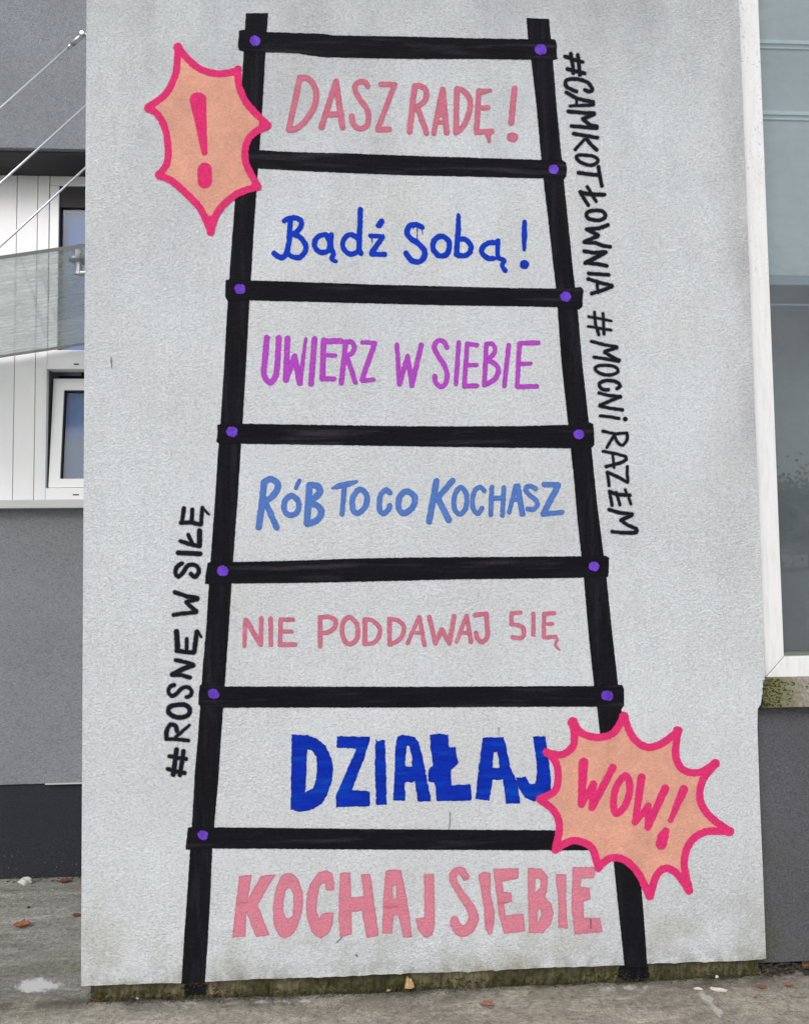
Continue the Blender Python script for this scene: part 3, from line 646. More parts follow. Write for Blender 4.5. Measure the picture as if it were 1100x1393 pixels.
slogan('hashtag', 'black upward lettering with hash sign left of the ladder', M['spray'], 0.0010, [
 [k.l(20,(252,285),(340,282),(440,302)), k.l(19,(280,150),(262,280)), k.l(19,(360,160),(352,285)), k.l(19,(455,145),(442,300)), k.l(14,(455,145),(518,208,10))],
 [k.l(20,(248,460),(340,490),(425,508)), k.l(24,(428,500),(428,362)), k.l(18,(322,400),(358,480))],
 [k.l(23,(226,570),(432,580))],
 [k.c(20,(260,670),(215,705),(200,760),(228,795),(270,760),(310,700),(355,682),(405,700),(422,750),(385,798),(345,770))],
 [k.l(21,(195,945),(300,980),(410,1000)), k.l(19,(410,1010),(305,1035)), k.l(20,(305,1040),(350,1085),(398,1125)), k.l(19,(395,1132),(280,1145),(182,1158))],
 [q.l(20,(200,165),(280,178),(352,185)), q.l(24,(200,-5),(210,165)), q.l(17,(293,60),(290,170)), q.l(21,(383,-5),(372,90),(358,180)), q.l(12,(395,-5),(422,42))],
 [q.l(18,(192,250),(280,270),(350,292)), q.l(22,(350,300),(250,335),(162,382)), q.l(18,(162,385),(250,388),(322,410))],
 [q.c(18,(180,475),(140,495),(128,540),(160,575),(205,550),(250,505),(300,495),(335,530),(325,570),(290,585))],
 [q.o(21,(215,655),(145,670),(128,715),(165,755),(235,770),(305,745),(320,695),(280,658))],
 [q.l(17,(110,965),(210,965),(305,978)), q.c(20,(110,962),(112,890),(145,835),(190,845),(205,895)), q.l(17,(195,945),(315,840,12))],
 [q.l(22,(200,1060),(190,1150),(170,1285)), q.l(20,(263,1075),(232,1290)), q.l(19,(138,1118),(210,1135),(285,1143)), q.l(19,(122,1235),(200,1255),(275,1270))]], soft=1.4, amp=0.25, step=0.8)
# ---- bursts
def burst(name, label, kr, segs, r, tips, marks, off):
    e = empty(name, wall); e['label'] = label
    line = []; fill = []
    for sg in segs:
        cc = catmull(kr.P(sg, r), False); line.append(('s', [tuple(p) for p in cc])); fill += [tuple(p) for p in cc[:-1]]
    for (a, b) in tips: line.append(('s', kr.P([a, b], r)))
    paint_mesh('burst_fill', [('p', fill)], M['peach'], off, e, soft=0.8, amp=0.3, step=1.3)
    paint_mesh('burst_outline', line, M['hot'], off + 0.0004, e, soft=0.8, amp=0.4, step=0.9)
    for mk in marks: paint_mesh('letter', mk, M['hot'], off + 0.0004, e, soft=0.8, amp=0.35, step=0.9)
kb = Crop(180, 40, 4.803)
burst('speech_burst', 'peach spiky burst with pink exclamation mark over the ladder top left', kb, [
 [(300,118),(370,200),(450,262),(560,290),(688,272)], [(688,272),(700,380),(760,500),(885,622)], [(885,628),(790,680),(742,760),(745,880),(820,1022)],
 [(820,1030),(700,1065),(600,1140),(545,1220),(512,1320)], [(512,1320),(450,1180),(350,1070),(250,985),(172,955)], [(172,950),(225,880),(235,780),(215,650),(170,560),(105,512)], [(105,508),(220,420),(280,300),(295,200),(298,118)]],
 22, [((300,118,30),(305,150,24)), ((690,262,26),(682,278,22)), ((878,625,28),(850,620,24)), ((815,1022,26),(800,1020,22)), ((512,1325,24),(512,1240,24)), ((172,952,24),(180,952,22)), ((108,512,30),(120,512,24))],
 [[kb.l(50,(412,458,34),(450,455,34)), kb.l(50,(430,465,54),(450,620,36),(472,806,19))], [kb.l(46,(474,918),(474,992))]], 0.0018)
kb = Crop(720, 950, 3.667)
burst('speech_burst', 'peach many pointed burst lettered WOW in pink over the ladder lower right', kb, [
 [(213,120),(262,175),(345,195),(420,170),(468,92)], [(472,92),(512,190),(580,243),(660,225),(738,162)], [(738,165),(728,290),(770,360),(850,368),(928,322)],
 [(928,325),(862,410),(850,510),(900,590),(998,663)], [(998,667),(880,665),(800,720),(770,820),(796,958)], [(793,960),(740,880),(680,848),(632,885),(600,986)], [(596,986),(540,870),(470,805),(400,798),(343,845)],
 [(343,848),(312,750),(250,713),(190,717),(128,757)], [(128,755),(148,640),(120,560),(48,503)], [(48,502),(125,462),(142,380),(125,310),(83,268)], [(83,270),(160,280),(215,240),(222,180),(212,118)]],
 18, [((215,120,26),(225,135,20)), ((470,92,24),(471,110,22)), ((737,163,24),(728,180,20)), ((925,325,22),(900,345,20)), ((995,664,24),(960,650,20)), ((795,960,14),(788,930,18)), ((598,984,22),(598,950,20)), ((345,846,16),(348,830,18)), ((130,756,16),(140,745,18)), ((52,503,20),(70,503,20)), ((85,270,20),(105,280,20))],
 [[kb.l(20,(268,320,24),(258,530,17)), kb.l(17,(258,530),(318,428)), kb.l(17,(318,428,18),(310,545,16)), kb.l(18,(310,545),(415,345))],
  [kb.o(17,(472,388),(428,450),(418,530),(432,575),(472,540),(498,465),(493,405))],
  [kb.l(18,(558,395,20),(525,620,15)), kb.l(15,(525,620),(592,535)), kb.l(15,(592,535,16),(588,645,15)), kb.l(18,(588,645,16),(675,450,20))],
  [kb.l(20,(768,455,22),(702,610,12))], [kb.l(20,(678,662,18),(665,690,27),(655,728,27))]], 0.0018)
# ---- small pen marks left on the render
for (a, b, r_) in (((151.5,487),(152,500),0.9), ((612,1105),(611,1127),0.7), ((678,990),(678,1000),0.7), ((458,1282),(465,1275),0.9), ((803,1250),(803,1263),0.9), ((484,1299),(486,1301),1.3)):
    paint_mesh('pen_mark', [('s', [(*a, r_), (*b, r_*0.7)])], M['pen'], 0.0030, wall, soft=0.5, amp=0.2, step=0.6)

# ------------------------------------------------------------------ building on the left
YB = 1.03
def X(px, py, Y): return at(px, py, Y).x
def Z(px, py, Y): return at(px, py, Y).z
bl = empty('grey_building'); bl.location = (-1.6, YB, 0)
tag(bl, 'grey rendered building with white cladding band behind the left edge of the mural wall', 'building')
def bpart(o): o.parent = bl; o.matrix_parent_inverse = Matrix.Translation((1.6, -YB, 0)); return o
z_soff = (Z(0, 200.5, 0.8) + Z(117, 203.5, 0.8)) / 2
XL, XR = -5.5, -0.6
bpart(box('upper_storey', XL, XR, 0.80, 2.2, z_soff, 5.2, M['grey_up'], bev=0.005))['label'] = 'overhanging light grey rendered storey'
z_sb = (Z(0, 235, YB))
bpart(box('soffit', XL, XR, 0.825, YB + 0.1, z_soff - 0.012, z_soff - 0.001, M['soffit']))
zc_top = z_soff - 0.013
z_sill1, z_sill0 = Z(60, 680, 0.98), Z(60, 691, 0.96)
z_pl = Z(60, 1066, YB)
bpart(box('lower_wall', XL, XR, YB, 2.2, z_pl, z_sill1 - 0.004, M['grey_low']))
bpart(box('drip_strip', X(63, 1066, YB), XR, YB - 0.012, YB + 0.01, z_pl - 0.002, z_pl + 0.002, M['sillmetal']))
z_gap = Z(60, 1193, YB + 0.012)
bpart(box('plinth', XL, XR, YB + 0.012, 2.2, z_gap, z_pl - 0.005, M['dark_plinth']))['label'] = 'dark anthracite plinth with pale specks of dirt'
bpart(box('footing', XL, XR, YB + 0.06, 2.2, -0.1, z_gap - 0.002, M['gasket']))
bpart(box('window_sill', XL, XR, 0.965, YB + 0.05, z_sill0, z_sill1, M['sillmetal'], bev=0.003))
# vertical cladding boards
bpart(box('cladding_backing', XL, X(64, 450, YB), YB + 0.02, 2.2, z_sill1 - 0.003, zc_top, leafm('cladding_groove', (120, 120, 122), (110, 110, 112))))
seams = [20, 48.5, 64.5]
xs_ = [X(p, 550, YB) for p in seams]; w0 = 0.155
edges = [xs_[0] - w0 * i for i in range(24, 0, -1)] + xs_
for a, b in zip(edges, edges[1:]):
    bpart(box('cladding_board', a + 0.0015, b - 0.0015, YB - 0.006, YB + 0.02, z_sill1 + 0.001, zc_top, M['cladding'], bev=0.002))
xw0 = xs_[-1]
def window_left(ytop, ybot, head, label, dark_to, inner_l=81):
    """fixed white casing and glass; pixel rows give its height on the wall"""
    zt, zb = Z(90, ytop, YB), Z(90, ybot, YB)
    w = bpart(empty('window')); w['label'] = label
    xl, xr = xw0 + 0.002, XR + 0.25
    xg = X(inner_l, (ytop + ybot) / 2, YB)
    def sub(o): o.parent = w; return o
    off = Matrix.Translation((1.6, -YB, 0))
    sub(box('jamb', xl, xg - 0.004, YB - 0.004, YB + 0.06, zb, zt, M['plastic'], bev=0.003))
    sub(box('gasket', xg - 0.004, xg, YB + 0.004, YB + 0.06, zb, zt, M['gasket']))
    sub(box('head', xl, xr, YB - 0.003, YB + 0.06, zt + 0.001, zt + head, M['plastic'], bev=0.003))
    sub(box('pane', xg, xr, YB + 0.02, YB + 0.024, zb, zt, M['glass_left']))
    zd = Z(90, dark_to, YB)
    sub(box('reflection_curtain', xg, xr, YB + 0.05, YB + 0.055, zb, zd, M['reflection_curtain']))  # panel behind the glass carrying the mirrored sky as its own blue
    if dark_to > ytop: sub(box('dark_strip', xg, xr, YB + 0.006, YB + 0.016, Z(90, dark_to, YB), zt, M['soffit']))  # dark strip across the top of the pane
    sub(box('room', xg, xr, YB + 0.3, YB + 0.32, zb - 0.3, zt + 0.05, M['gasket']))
    return w
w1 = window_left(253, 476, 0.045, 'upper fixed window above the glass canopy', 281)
# opening casement below
w2 = bpart(empty('window')); w2['label'] = 'lower window, sash tilted open in a white casing'
def sub2(o): o.parent = w2; return o
def zz(py, Y=YB): return Z(95, py, Y)
xr = XR + 0.25
sub2(box('transom', xw0 + 0.002, xr, YB - 0.012, YB + 0.05, zz(503), zz(477), M['plastic'], bev=0.003))
sub2(box('slot_cap', X(102, 496, YB), X(109, 496, YB), YB - 0.0135, YB - 0.011, zz(497.2), zz(495.4), M['gasket']))
sub2(box('casing', xw0 + 0.002, xr, YB - 0.012, YB + 0.05, z_sill1 + 0.001, zz(664), M['plastic'], bev=0.003))
sub2(box('slot_cap', X(101, 673.5, YB), X(109, 673.5, YB), YB - 0.0135, YB - 0.011, zz(674.2), zz(672.6), M['gasket']))
sub2(box('reveal', xw0 + 0.002, xr, YB + 0.125, YB + 0.13, zz(664), zz(503), M['gasket']))
# the sash: a frame leaning into the room at its top
bm = bmesh.new(); H = zz(512) - zz(664) ; x0 = X(66.5, 600, YB); xg = X(81.5, 600, YB)
sz0, sz1 = zz(663), zz(512); gz0, gz1 = zz(651), zz(528)
def lean(z): return YB + 0.004 + 0.045 * (z - sz0) / (sz1 - sz0)
def slab(bm, xa, xb, za, zb, t0, t1):
    v = []
    for z in (za, zb):
        for x_, t_ in ((xa, t0), (xb, t0), (xb, t1), (xa, t1)): v.append(bm.verts.new((x_, lean(z) + t_, z)))
    for q_ in ((0,3,2,1),(4,5,6,7),(0,1,5,4),(1,2,6,5),(2,3,7,6),(3,0,4,7)): bm.faces.new([v[i] for i in q_])
slab(bm, x0, xg, sz0, sz1, 0, 0.03); slab(bm, xg, xr, sz0, gz0, 0, 0.03); slab(bm, xg, xr, gz1, sz1, 0, 0.03)
sub2(from_bm('sash', bm, M['plastic']))
bm = bmesh.new(); slab(bm, xg, xg + 0.004, gz0, gz1, 0.008, 0.028); slab(bm, xg, xr, gz1 - 0.007, gz1, 0.008, 0.028); sub2(from_bm('gasket', bm, M['gasket']))
bm = bmesh.new(); slab(bm, xg, xr, gz0, gz1, 0.018, 0.021); sub2(from_bm('pane', bm, M['glass_left']))
bm = bmesh.new(); slab(bm, xg, xr, zz(592), gz1, 0.034, 0.036); sub2(from_bm('reflection_curtain', bm, M['reflection_curtain']))  # upper panel, tinted with the sky reflected in the pane
bm = bmesh.new(); slab(bm, xg, xr, gz0, zz(592) - 0.001, 0.036, 0.038); sub2(from_bm('reflection_curtain', bm, leafm('lower_reflection_tone', (112, 128, 150), (92, 108, 132))))['label'] = 'lower backing panel, toned darker to stand in for a reflection in the pane'  # added panel: darker part of the pane's reflection set as a colour

# ------------------------------------------------------------------ glass canopy hung on rods from the wall's side
can = empty('glass_canopy'); can.location = (-0.9, 0.5, 2.3)
tag(can, 'dirty glass canopy hung on three steel rods left of the mural wall', 'canopy')
def cpart(o): o.parent = can; o.matrix_parent_inverse = Matrix.Translation((0.9, -0.5, -2.3)); return o
fr, fl = at(117, 336, 0.09), at(0, 353, 0.09); br_, bl_ = at(114, 470, 0.99), at(0, 487, 0.99)
fr = fr + (fr - fl).normalized() * 0.0; 
def ext(a, b, xx): k_ = (xx - a.x) / (b.x - a.x); return a.lerp(b, k_)
FR, FL = ext(fl, fr, -0.905), ext(fl, fr, -2.05); BR, BL_ = ext(bl_, br_, -0.905), ext(bl_, br_, -2.05)
th = Vector((0, 0, 0.013))
v = [FR, FL, BL_, BR, FR+th, FL+th, BL_+th, BR+th]
cpart(mesh_obj('glass_pane', v, [(0,1,2,3),(4,7,6,5)], M['canopy_glass']))
e1 = [FR, FL, FR+th, FL+th]; cpart(mesh_obj('pane_edge', [FR, FL, FL+th, FR+th, FL+Vector((0,0.0,0)), BL_, BL_+th, FL+th, BR, BL_, BL_+th, BR+th], [(0,1,2,3),(4,5,6,7),(8,9,10,11)], M['glass_edge']))
def plane_y(x_, Y_):                                          # height of the pane at (x, Y)
    a = ext(FL, FR, x_); b = ext(BL_, BR, x_); k_ = (Y_ - a.y) / (b.y - a.y); return a.lerp(b, k_)
for (Yr, pa, pb) in ((0.13, (113, 47), (0, 148)), (0.42, (118, 143), (0, 250)), (0.72, (118, 227), (0, 336))):
    A, B = at(*pa, Yr), at(*pb, Yr); d = (B - A).normalized()
    if Yr != 0.13: k_ = (-0.925 - A.x) / d.x; A = A + d * k_
    # run down to the pane
    s_ = 0.0; P_ = A.copy()
    while P_.x > -2.0 and P_.z > plane_y(P_.x, Yr).z + 0.03: s_ += 0.01; P_ = A + d * s_
    bm = bmesh.new(); tube(bm, A, P_, 0.0042); rod = cpart(from_bm('support_rod', bm, M['rod'], smooth=True))
    bm = bmesh.new(); tube(bm, A - d * 0.005, A + d * 0.052, 0.0085, 0.0085); tube(bm, A + d * 0.052, A + d * 0.075, 0.0085, 0.004)
    ft = from_bm('end_fitting', bm, M['steel'], smooth=True); ft.parent = rod
    bm = bmesh.new(); bx = Vector((-0.899, Yr, A.z + 0.002)); tube(bm, bx, bx + Vector((-0.006, 0, 0)), 0.016); tube(bm, bx, A, 0.005)
    tube(bm, A + Vector((0, -0.012, 0)), A + Vector((0, 0.012, 0)), 0.006)
    br0 = from_bm('wall_bracket', bm, M['steel']); br0.parent = rod
    bm = bmesh.new(); q_ = plane_y(P_.x, Yr); tube(bm, q_ + Vector((0, 0, -0.012)), q_ + Vector((0, 0, 0.03)), 0.012); tube(bm, q_ + Vector((0,0,-0.02)), q_ + Vector((0,0,-0.012)), 0.022)
    cf = from_bm('glass_clamp', bm, M['steel']); cf.parent = rod
# the point fixing under the pane beside the wall
c0 = plane_y(X(107.5, 355, 0.17), 0.17); bm = bmesh.new()
tube(bm, c0 + Vector((0, 0, -0.008)), c0, 0.034, n=20); tube(bm, c0, c0 + Vector((0, 0, 0.03)), 0.016)
tube(bm, c0 + Vector((0.0, 0, -0.055)), c0 + Vector((0, 0, -0.008)), 0.0125); tube(bm, c0 + Vector((0, 0, -0.05)), Vector((-0.895, c0.y, c0.z - 0.05)), 0.010)
cpart(from_bm('point_fixing', bm, M['steel'], smooth=False))

# ------------------------------------------------------------------ building on the right
rb = empty('window_building'); rb.location = (1.8, 0.06, 0)
tag(rb, 'building with tall white framed window above a dark grey plinth, right of the mural wall', 'building')
def rpart(o): o.parent = rb; o.matrix_parent_inverse = Matrix.Translation((-1.8, -0.06, 0)); return o
XE = 3.6
zs1, zs0 = Z(1070, 922.5, 0.0), Z(1070, 962.5, 0.0)
zb_ = Z(1075, 1308, 0.05)
rpart(box('lower_wall', 1.2, XE, 0.05, 0.6, zb_, zs0 + 0.02, M['dark_wall']))['label'] = 'dark anthracite rendered wall under the sill'
rpart(box('footing', 1.2, XE, 0.10, 0.6, -0.1, zb_ - 0.002, M['gasket']))
# sill slab with a broken left end
so = []
xsl = X(1037, 940, 0.0)
for i in range(9): so.append((xsl + rw.uniform(-0.004, 0.006), zs0 + (zs1 - zs0) * i / 8))
so = [(XE, zs0)] + so[:1] + so[1:] + [(XE, zs1)]
rpart(prism('sill', so, 0.0, 0.3, M['sill'], bev=0.003))['label'] = 'mossy concrete sill'
win = rpart(empty('window')); win['label'] = 'tall window with weathered white frame and pale blind'
def sub3(o): o.parent = win; return o
YF = 0.03
zf0 = Z(1070, 922, YF) + 0.001; zf1 = Z(1085, 893, YF)
a0, a1 = at(1040, 921, YF), at(1002, 0, YF); c0_, c1_ = at(1066.3, 893, YF), at(1031, 0, YF)
dA = (a1 - a0) / (a1.z - a0.z); dC = (c1_ - c0_) / (c1_.z - c0_.z)
ztop = 4.6
A0 = a0 + dA * (zf0 - a0.z); A1 = a0 + dA * (ztop - a0.z); C0 = c0_ + dC * (zf1 - c0_.z); C1 = c0_ + dC * (ztop - c0_.z)
gap = 0.0012
sub3(prism('frame_jamb', [(A0.x + gap, zf0 + gap), (C0.x - gap, zf1 + gap), (C1.x, ztop), (A1.x, ztop)], YF, YF + 0.07, M['frame'], bev=0.003))
sub3(prism('frame_rail', [(A0.x + 3 * gap, zf0), (XE, zf0), (XE, zf1), (C0.x + gap, zf1)], YF, YF + 0.07, M['frame'], bev=0.003))
sub3(box('glazing_bead', C0.x - 0.02, XE, YF + 0.02, YF + 0.07, zf1, zf1 + 0.012, leafm('grey_green_bead', (112, 120, 108), (96, 104, 94))))
gx0 = C1.x - 0.05
sub3(box('pane', gx0, XE, YF + 0.045, YF + 0.05, zf1, ztop, M['glass_right']))
YBL = YF + 0.12
def zr(py): return Z(1080, py, YBL)
sub3(box('blind', gx0 - 0.1, XE, YBL, YBL + 0.004, zr(375), ztop, M['blind']))
sub3(box('blind_bar', gx0 - 0.1, XE, YBL - 0.004, YBL + 0.01, zr(388), zr(376), leafm('grey_bar', (150, 158, 164), (142, 150, 157)), bev=0.002))
sub3(box('blind_bar', gx0 - 0.1, XE, YBL + 0.01, YBL + 0.02, zr(414.5), zr(412), leafm('grey_line', (140, 148, 155), (132, 140, 148))))
for yy, hh in ((58.5, 5), (67, 1.6), (155, 5), (163.5, 1.6)):
    sub3(box('blind_hem', gx0 - 0.1, XE, YBL - 0.006, YBL - 0.001, zr(yy + hh / 2), zr(yy - hh / 2), M['hem'], bev=0.001))
sub3(box('room', gx0 - 0.1, XE, YBL + 0.35, YBL + 0.36, zf1 - 0.1, ztop, M['interior']))

# ------------------------------------------------------------------ moss and crumbs
def crumbs(name, pts, mat, label, smin, smax, seed, cat='debris', flat=0.6):
    r = random.Random(seed); vs, fs = [], []
    for p in pts:
        s = r.uniform(smin, smax); b = len(vs); a = r.uniform(0, 6.28)
        for (x_, y_, z_) in ((1,0,0),(0,1,0),(-1,0,0),(0,-1,0),(0,0,1),(0,0,-1)):
            xx, yy = x_*math.cos(a)-y_*math.sin(a), x_*math.sin(a)+y_*math.cos(a); j = r.uniform(0.6, 1.3)
            vs.append((p[0]+xx*s*j*1.2, p[1]+yy*s*j, p[2]+z_*s*flat*j))
        for f in ((0,1,4),(1,2,4),(2,3,4),(3,0,4),(1,0,5),(2,1,5),(3,2,5),(0,3,5)): fs.append(tuple(b+i for i in f))
    o = mesh_obj(name, vs, fs, mat, smooth=False); return tag(o, label, cat, kind='stuff')
pts = []
def clump(x): return 0.5 + 0.5 * math.sin(x * 9.1) * math.sin(x * 23.7 + 1.3)
while len(pts) < 3000:
    x = rw.uniform(-0.87, 1.33); h_ = rw.random() ** 2 * 0.035 * (0.3 + clump(x)) 
    if rw.random() < 0.25 + 0.75 * clump(x): pts.append((x, 0.022 - h_ * 0.15 + rw.uniform(-0.012, 0.002) * (1 if h_ < 0.01 else 0.3), path_z(x) + h_))
crumbs('moss', pts[:1100], M['moss'], 'thin moss growing along the foot of the mural wall', 0.0015, 0.0045, 2, 'moss')
crumbs('soil_crumbs', [(p[0], p[1] - rw.random() * 0.03, path_z(p[0]) + 0.001) for p in pts[1100:]], M['crumb'], 'dark soil crumbs in the joint at the foot of the mural wall', 0.0008, 0.0024, 3)
crumbs('soil_crumbs', [(rw.uniform(1.335, 2.3), rw.uniform(0.0, 0.10), 0.004 + rw.random() * 0.028) for _ in range(700)], M['crumb'], 'dark crumbs and stones gathered under the dark wall on the right', 0.003, 0.012, 4)
crumbs('soil_crumbs', [(rw.uniform(-2.4, -0.88), YB + 0.05 - rw.random() ** 2 * 0.09, 0.002) for _ in range(260)], M['crumb'], 'dark crumbs along the foot of the left building', 0.002, 0.006, 6)
crumbs('moss', [(xsl + abs(rw.gauss(0, 0.05)), -0.001, rw.uniform(zs0 + 0.004, zs1 - 0.002)) for _ in range(260)], M['moss'], 'green moss on the broken left end of the concrete sill', 0.0015, 0.004, 5, 'moss')

t = NT('grit'); M['grit'] = t.base(t.mix(t.rng(t.noise(160, 2), 0.4, 0.6), lin((96, 92, 84)), lin((188, 182, 170))), 0.9, 0.15)
crumbs('grit', [(rw.uniform(-1.3, 1.7), -0.25 * rw.random() + 0.0, 0) for _ in range(1)] + [(x_, y_, path_z(x_) + 0.0002) for x_, y_ in ((rw.uniform(-1.3, 1.7), -0.25 * rw.random() ** 0.8) for _ in range(6000))], M['grit'], 'fine loose grit and sand on the concrete path', 0.0006, 0.0022, 8, 'grit', 0.5)
crumbs('grit', [(rw.uniform(-2.2, -0.9), rw.uniform(0.06, 1.0), 0.0002) for _ in range(2500)], M['grit'], 'fine grit on the yard left of the mural wall', 0.0006, 0.002, 9, 'grit', 0.5)

# ------------------------------------------------------------------ litter
def leaf(px, py, wpx, hpx, mat, label, ang=0.0, zoff=0.0, curl=0.35, stalk=0.0, pos=None, up=0.0):
    p = pos or atz(px, py, zoff); d_ = (p - Vector(EYE)).length; w = wpx * d_ / F_PX / 2; L = w
    n = 9; vs, fs = [], []; dep = max(0.3 * w, hpx * d_ / F_PX * 0.5)
    r = random.Random(int(px * 7 + py))
    for i in range(n + 1):
        u = -1 + 2 * i / n; wd = (1 - abs(u) ** 1.7) * (1 + 0.25 * r.uniform(-1, 1)) * w * 0.55 + 0.0004
        for s_ in (-1, -0.5, 0, 0.5, 1):
            vs.append((u * L, s_ * wd, (abs(s_) ** 1.5) * wd * curl * 1.5 + (u * u) * w * curl * 0.5 + r.uniform(-1, 1) * w * 0.03 + up * (s_ + 1) * wd))
    for i in range(n):
        for j in range(4): a = i * 5 + j; fs.append((a, a + 5, a + 6, a + 1))
    if stalk:
        b = len(vs)
        for i in range(7):
            u = i / 6; xx = -L - stalk * w * u
            for q_ in ((0.0, 0.0006), (0.0006, -0.0005), (-0.0006, -0.0005)): vs.append((xx, q_[0] + 0.002 * math.sin(u * 4), q_[1] + 0.001))
        for i in range(6):
            for j in range(3): a = b + i * 3; fs.append((a + j, a + (j + 1) % 3, a + 3 + (j + 1) % 3, a + 3 + j))
    o = mesh_obj('dry_leaf', vs, fs, mat, smooth=True); o.location = (p.x, p.y, p.z + 0.0025); o.rotation_euler = (0, 0, ang)
    md = o.modifiers.new('thickness', 'SOLIDIFY'); md.thickness = 0.0005
    return tag(o, label, 'leaf')
leaf(30, 1262, 20, 7, M['leaf_o'], 'curled orange leaf with a long dark stalk on the yard left of the wall', 0.15, 0.002, 0.6, 1.8, up=0.04)
leaf(104, 1247, 11, 4, M['leaf_r'], 'rust brown leaf half hidden by the left edge of the wall', 0.1, 0.002, 0.5)
leaf(89, 1201, 15, 5, M['leaf_r'], 'brown leaf in the dark joint below the left plinth', 0.2, 0.002, 0.5)
leaf(136, 1361, 19, 5, M['leaf_s'], 'salmon leaf pressed flat under the left corner of the wall', 0.05, 0.013, 0.2)
leaf(250, 1356, 14, 4, M['leaf_r'], 'dull brown leaf on the path below the left ladder stile', 0.1, 0.013, 0.3)
leaf(292, 1353.5, 9, 6, M['leaf_t'], 'small tan leaf standing against the mossy strip right of the left stile', 0.3, 0.016, 0.5, up=0.5)
leaf(557, 1342, 12, 12, M['leaf_t'], 'golden upright leaf leaning on the mossy strip below the wall centre', 0.1, 0.006, 0.5, up=1.6, pos=Vector((at(557, 1344, 0.0).x, -0.004, 0.020)))
leaf(662, 1368, 18, 6, M['leaf_s'], 'reddish tan leaf lying alone on the path right of centre', -0.15, 0.013, 0.3)
leaf(1036, 1344.5, 11, 2, M['leaf_o'], 'thin orange leaf on the path under the right corner of the wall', -0.1, 0.013, 0.3)
leaf(1072, 1341, 11, 3, M['leaf_s'], 'pinkish brown leaf on the path at far right', 0.1, 0.013, 0.3)
leaf(1027, 1358, 5, 2, M['leaf_o'], 'tiny orange leaf fragment nearest the right corner', 0.1, 0.013, 0.3)
leaf(1098, 1318, 20, 12, M['leaf_o'], 'bright orange leaf at the right edge below the dark wall', 0.6, 0.004, 0.6, up=0.3)
leaf(529, 1349, 7, 3, M['leaf_t'], 'small pale leaf scrap left of the golden upright leaf', 0.5, 0.013, 0.3)

def lump(name, px, py, wpx, asp, zoff, mat, label, cat, ang=0.0, flat=0.5, rough=0.2):
    p = atz(px, py, zoff); w = wpx * (p - Vector(EYE)).length / F_PX / 2
    bm = bmesh.new(); bmesh.ops.create_icosphere(bm, subdivisions=3, radius=1.0); r = random.Random(int(px * 13 + py))
    ph = [r.uniform(0, 6) for _ in range(6)]
    for v_ in bm.verts:
        n_ = 1 + rough * (math.sin(3.1 * v_.co.x + ph[0]) * math.sin(4.3 * v_.co.y + ph[1]) + 0.6 * math.sin(7 * v_.co.z + 5 * v_.co.x + ph[2]))
        v_.co = Vector((v_.co.x * w, v_.co.y * w * asp, v_.co.z * w * flat)) * n_
    o = from_bm(name, bm, mat, smooth=True); o.location = (p.x, p.y, p.z + w * flat * 0.7); o.rotation_euler = (0, 0, ang); return tag(o, label, cat)
lump('crumpled_scrap', 35, 1203, 12, 0.6, 0.0, M['scrap'], 'white crumpled scrap lying in the joint below the left plinth', 'litter', 0.2, 0.75, 0.3)
lump('pale_chip', 949, 1346, 10, 0.35, 0.012, M['chip'], 'shorter of two pale chips on the path near the right corner', 'chip', -0.3, 0.25)
lump('pale_chip', 977, 1348, 19, 0.22, 0.012, M['chip'], 'longer of two pale chips on the path near the right corner', 'chip', -0.35, 0.2)
lump('pebble', 974.5, 1330, 4, 0.9, 0.012, M['chip'], 'tiny white pebble against the foundation near the right corner', 'pebble', 0, 0.8)
lump('pebble', 187.5, 1359, 3.5, 0.9, 0.012, M['chip'], 'tiny white pebble in the joint left of the ladder foot', 'pebble', 0, 0.8)
lump('pebble', 39, 1235.5, 3, 0.9, 0.0, M['gasket'], 'tiny black pebble on the yard left of the wall', 'pebble', 0, 0.8)

# dried paint on the paving: thin sheets belonging to ground and path
def stain(shapes, mat, zoff, parent, label):
    o = paint_mesh('paint_spill', shapes, mat, zoff, None, soft=6.0, amp=1.5, step=1.2, plane='floor', amp2=3.5)
    o.parent = parent; o['label'] = label; return o
stain([('p', [(20,1344),(38,1332),(55,1328),(75,1334),(88,1340),(72,1347),(52,1354),(30,1352)])], M['stain'], 0.0015, bpy.data.objects['ground'], 'dried white paint puddle left of the wall')
stain([('s', [(955,1354,3),(965,1364,5),(978,1378,5)])], M['stain2'], 0.0135, path, 'white paint smear on the path')
stain([('s', [(0,1370,2.5),(60,1366,2),(120,1369,2),(190,1370,1.5),(300,1364,1.5),(420,1362,1.2)])], M['stain2'], 0.0135, path, 'pale scuffed line along the path edge')
stain([('s', [(800,1346,2),(850,1344,2),(880,1343,2)])], M['stain2'], 0.0135, path, 'pale scuff by the right stile')

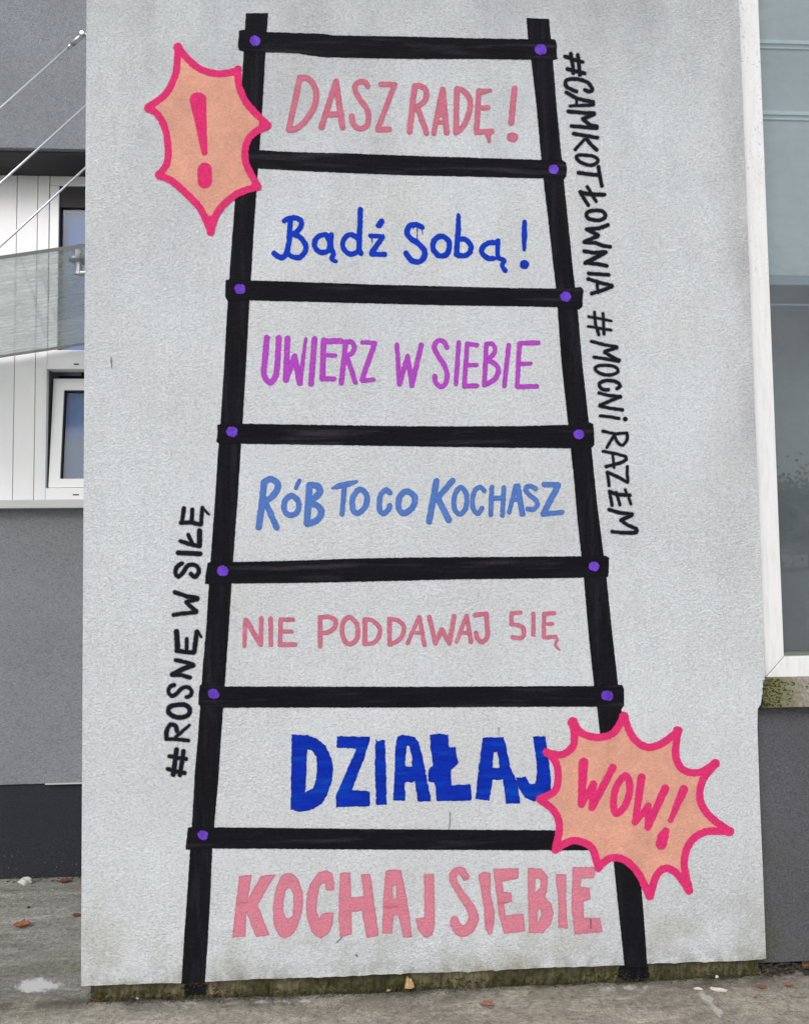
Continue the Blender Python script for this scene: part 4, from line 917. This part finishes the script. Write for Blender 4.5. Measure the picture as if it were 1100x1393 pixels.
# drip of black paint below the right ladder stile, on the foundation
paint_mesh('paint_run', [('p', [(842,1316),(880,1315),(882,1330),(872,1334),(850,1334),(840,1328)])], M['black_v'], -0.0175, wall, soft=2.0, amp=1.0, step=1.0, label='black paint run down onto the foundation')
paint_mesh('paint_run', [('p', [(250,1341),(280,1340),(279,1352),(252,1354)])], M['black_v'], -0.0175, wall, soft=3.0, amp=1.5, step=1.0, label='faded black paint run on the foundation below the left stile')

# ------------------------------------------------------------------ trees across the yard, mirrored in the panes
def tree(x, y, h, seed, label):
    r = random.Random(seed); e = empty('garden_tree'); e.location = (x, y, 0); tag(e, label, 'tree', 'trees across the yard')
    bm = bmesh.new(); tips = []
    def grow(p, d, L, rad, k_):
        q_ = p + d * L; tube(bm, p, q_, rad, rad * 0.65, n=6, cap=False)
        if k_ == 0: tips.append(q_); return
        for _ in range(3): grow(q_, (d + Vector((r.uniform(-.7, .7), r.uniform(-.7, .7), r.uniform(-.1, .5)))).normalized(), L * r.uniform(.6, .8), rad * 0.6, k_ - 1)
    grow(Vector((0, 0, -0.05)), Vector((0, 0, 1)), h * 0.16, h * 0.022, 4)
    from_bm('trunk', bm, M['bark'], e)
    vs, fs = [], []
    for t_ in tips:
        for _ in range(60):
            c_ = t_ + Vector((r.gauss(0, 1.1), r.gauss(0, 1.1), r.gauss(0, 1.0))); a = Vector((r.uniform(-1,1), r.uniform(-1,1), r.uniform(-1,1))).normalized() * 0.15; b = a.cross(Vector((r.uniform(-1,1), r.uniform(-1,1), 1))).normalized() * 0.11
            n_ = len(vs); vs += [c_-a, c_+b, c_+a, c_-b]; fs.append((n_, n_+1, n_+2, n_+3))
    mesh_obj('crown', vs, fs, M['foliage'], e)
for i, (x, y, h) in enumerate([(20 + 3.1 * k_, -50 - 3 * ((k_ * 7) % 5) / 4, 8.5 + 2.2 * math.sin(k_ * 2.3)) for k_ in range(13)] + [(-20, -52, 9), (-30, -50, 7.5), (-40, -53, 9)]):
    tree(x, y, h, 50 + i, 'far leafy tree across the yard, showing only as a dim reflection in the window')
